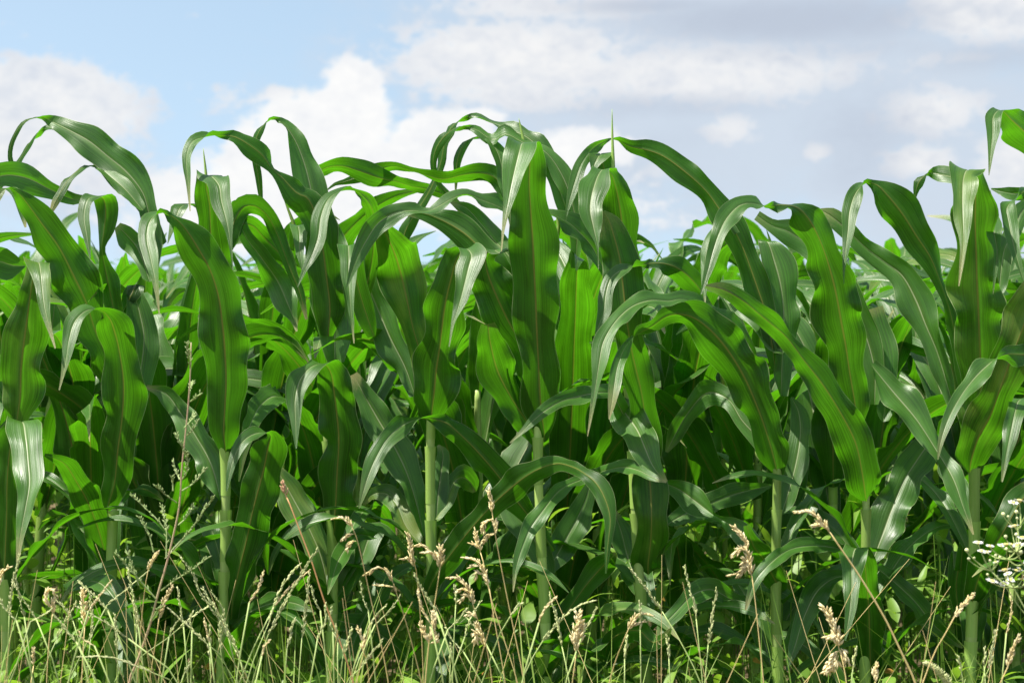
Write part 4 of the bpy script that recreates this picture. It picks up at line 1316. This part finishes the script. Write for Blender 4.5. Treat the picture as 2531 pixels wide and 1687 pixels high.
BU = [(440, 875, 26), (465, 980, 20), (880, 440, 24), (1040, 412, 24), (910, 712, 22), (1040, 688, 24), (690, 1170, 17), (790, 940, 19), (840, 962, 18), (718, 1002, 18), (1095, 900, 26), (920, 860, 20), (1050, 488, 17), (995, 1302, 14), (850, 1222, 13), (805, 1195, 16), (530, 970, 15), (940, 468, 15)]


HUBS = [pix(2300 + a * .20406, 1180 + b * .20406, DF + c) for a, b, c in ((735, 1130, .0), (905, 1215, .02), (1010, 1330, -.02), (930, 985, .02), (1045, 900, -.01), (1130, 1040, .02), (1060, 620, 0), (1090, 440, .02), (1180, 1200, 0))]
for hp_, to in ((0, 2), (1, 2), (3, 5), (4, 5), (6, 4), (7, 6), (5, 8), (2, 8)):
    q = HUBS[to].lerp(HUBS[hp_], .5) + Vector((.002, 0, -.006))
    pth = smooth_path([HUBS[to], q, HUBS[hp_]], 4)
    mb = MB(); mb.tube(pth, [.0012] * len(pth), 5); part(mb, 'branch', M['gstem'], root)
pth = smooth_path([hub, hub.lerp(HUBS[8], .5) + Vector((.01, 0, 0)), HUBS[8]], 5)
mb = MB(); mb.tube(pth, [.0016] * len(pth), 6); part(mb, 'branch', M['gstem'], root)


def stemlet(p, r=.0008):
    q = min((h for h in HUBS if h.z < p.z - .004), key=lambda h: (h - p).length, default=hub)
    d = p - q
    mid = q + d * .55 + Vector((0, 0, -.003))
    return smooth_path([q, mid, p], 4)


for i, (fx, fy, fw) in enumerate(FL):
    sx, sy = 2300 + fx * .20406, 1180 + fy * .20406
    Df = DF + R.uniform(-.04, .04)
    p = pix(sx, sy, Df)
    r = fw * .20406 * Df / FPX * 1.12
    tilt = Vector((R.gauss(0, .25), R.gauss(-.12, .2), 1)).normalized()
    a = tilt.cross(Vector((0, 1, .1))).normalized(); b = tilt.cross(a)
    mb = MB()
    npet = 26
    for k in range(npet):
        q = 6.283 * k / npet + R.uniform(-.06, .06)
        dr = a * math.cos(q) + b * math.sin(q); sd = tilt.cross(dr)
        rr = r * R.uniform(.9, 1.05); w = r * .15
        up = tilt * R.uniform(-.05, .16) * r
        rows = [[p + dr * r * .30 - sd * w * .5, p + dr * r * .30 + sd * w * .5], [p + dr * rr * .7 - sd * w + up * .6, p + dr * rr * .7 + sd * w + up * .6], [p + dr * rr - sd * w * .5 + up, p + dr * rr + sd * w * .5 + up]]
        mb.grid(rows, [[(0, 0), (1, 0)], [(0, .5), (1, .5)], [(0, 1), (1, 1)]])
    fl = part(mb, 'flower_head', M['petal'], root)
    ds = MB()
    prof = [(.02, .24), (.36, .20), (.44, .04), (.30, -.16), (.08, -.30)]
    ds.tube([p + tilt * (h * r) for _, h in reversed(prof)], [w * r for w, _ in reversed(prof)], 10)
    off = Vector(root.location)
    ds.v = [Vector(v) - off for v in ds.v]
    ds.build('disc', M['disc'], fl)
    path = stemlet(p - tilt * r * .25)
    mb = MB(); mb.tube(path, [.0008] * len(path), 5); part(mb, 'flower_stalk', M['gstem'], root)
for (fx, fy, fw) in BU:
    sx, sy = 2300 + fx * .20406, 1180 + fy * .20406
    p = pix(sx, sy, DF)
    r = fw * .20406 * DF / FPX
    mb = MB()
    mb.tube([p + Vector((0, 0, r * h)) for h in (-1, -.75, -.2, .4, .8, 1)], [r * w for w in (.1, .6, 1, .95, .6, .1)], 10)
    part(mb, 'bud', M['bud'], root)
    path = stemlet(p - Vector((0, 0, r)))
    mb = MB(); mb.tube(path, [.0007] * len(path), 5); part(mb, 'flower_stalk', M['gstem'], root)
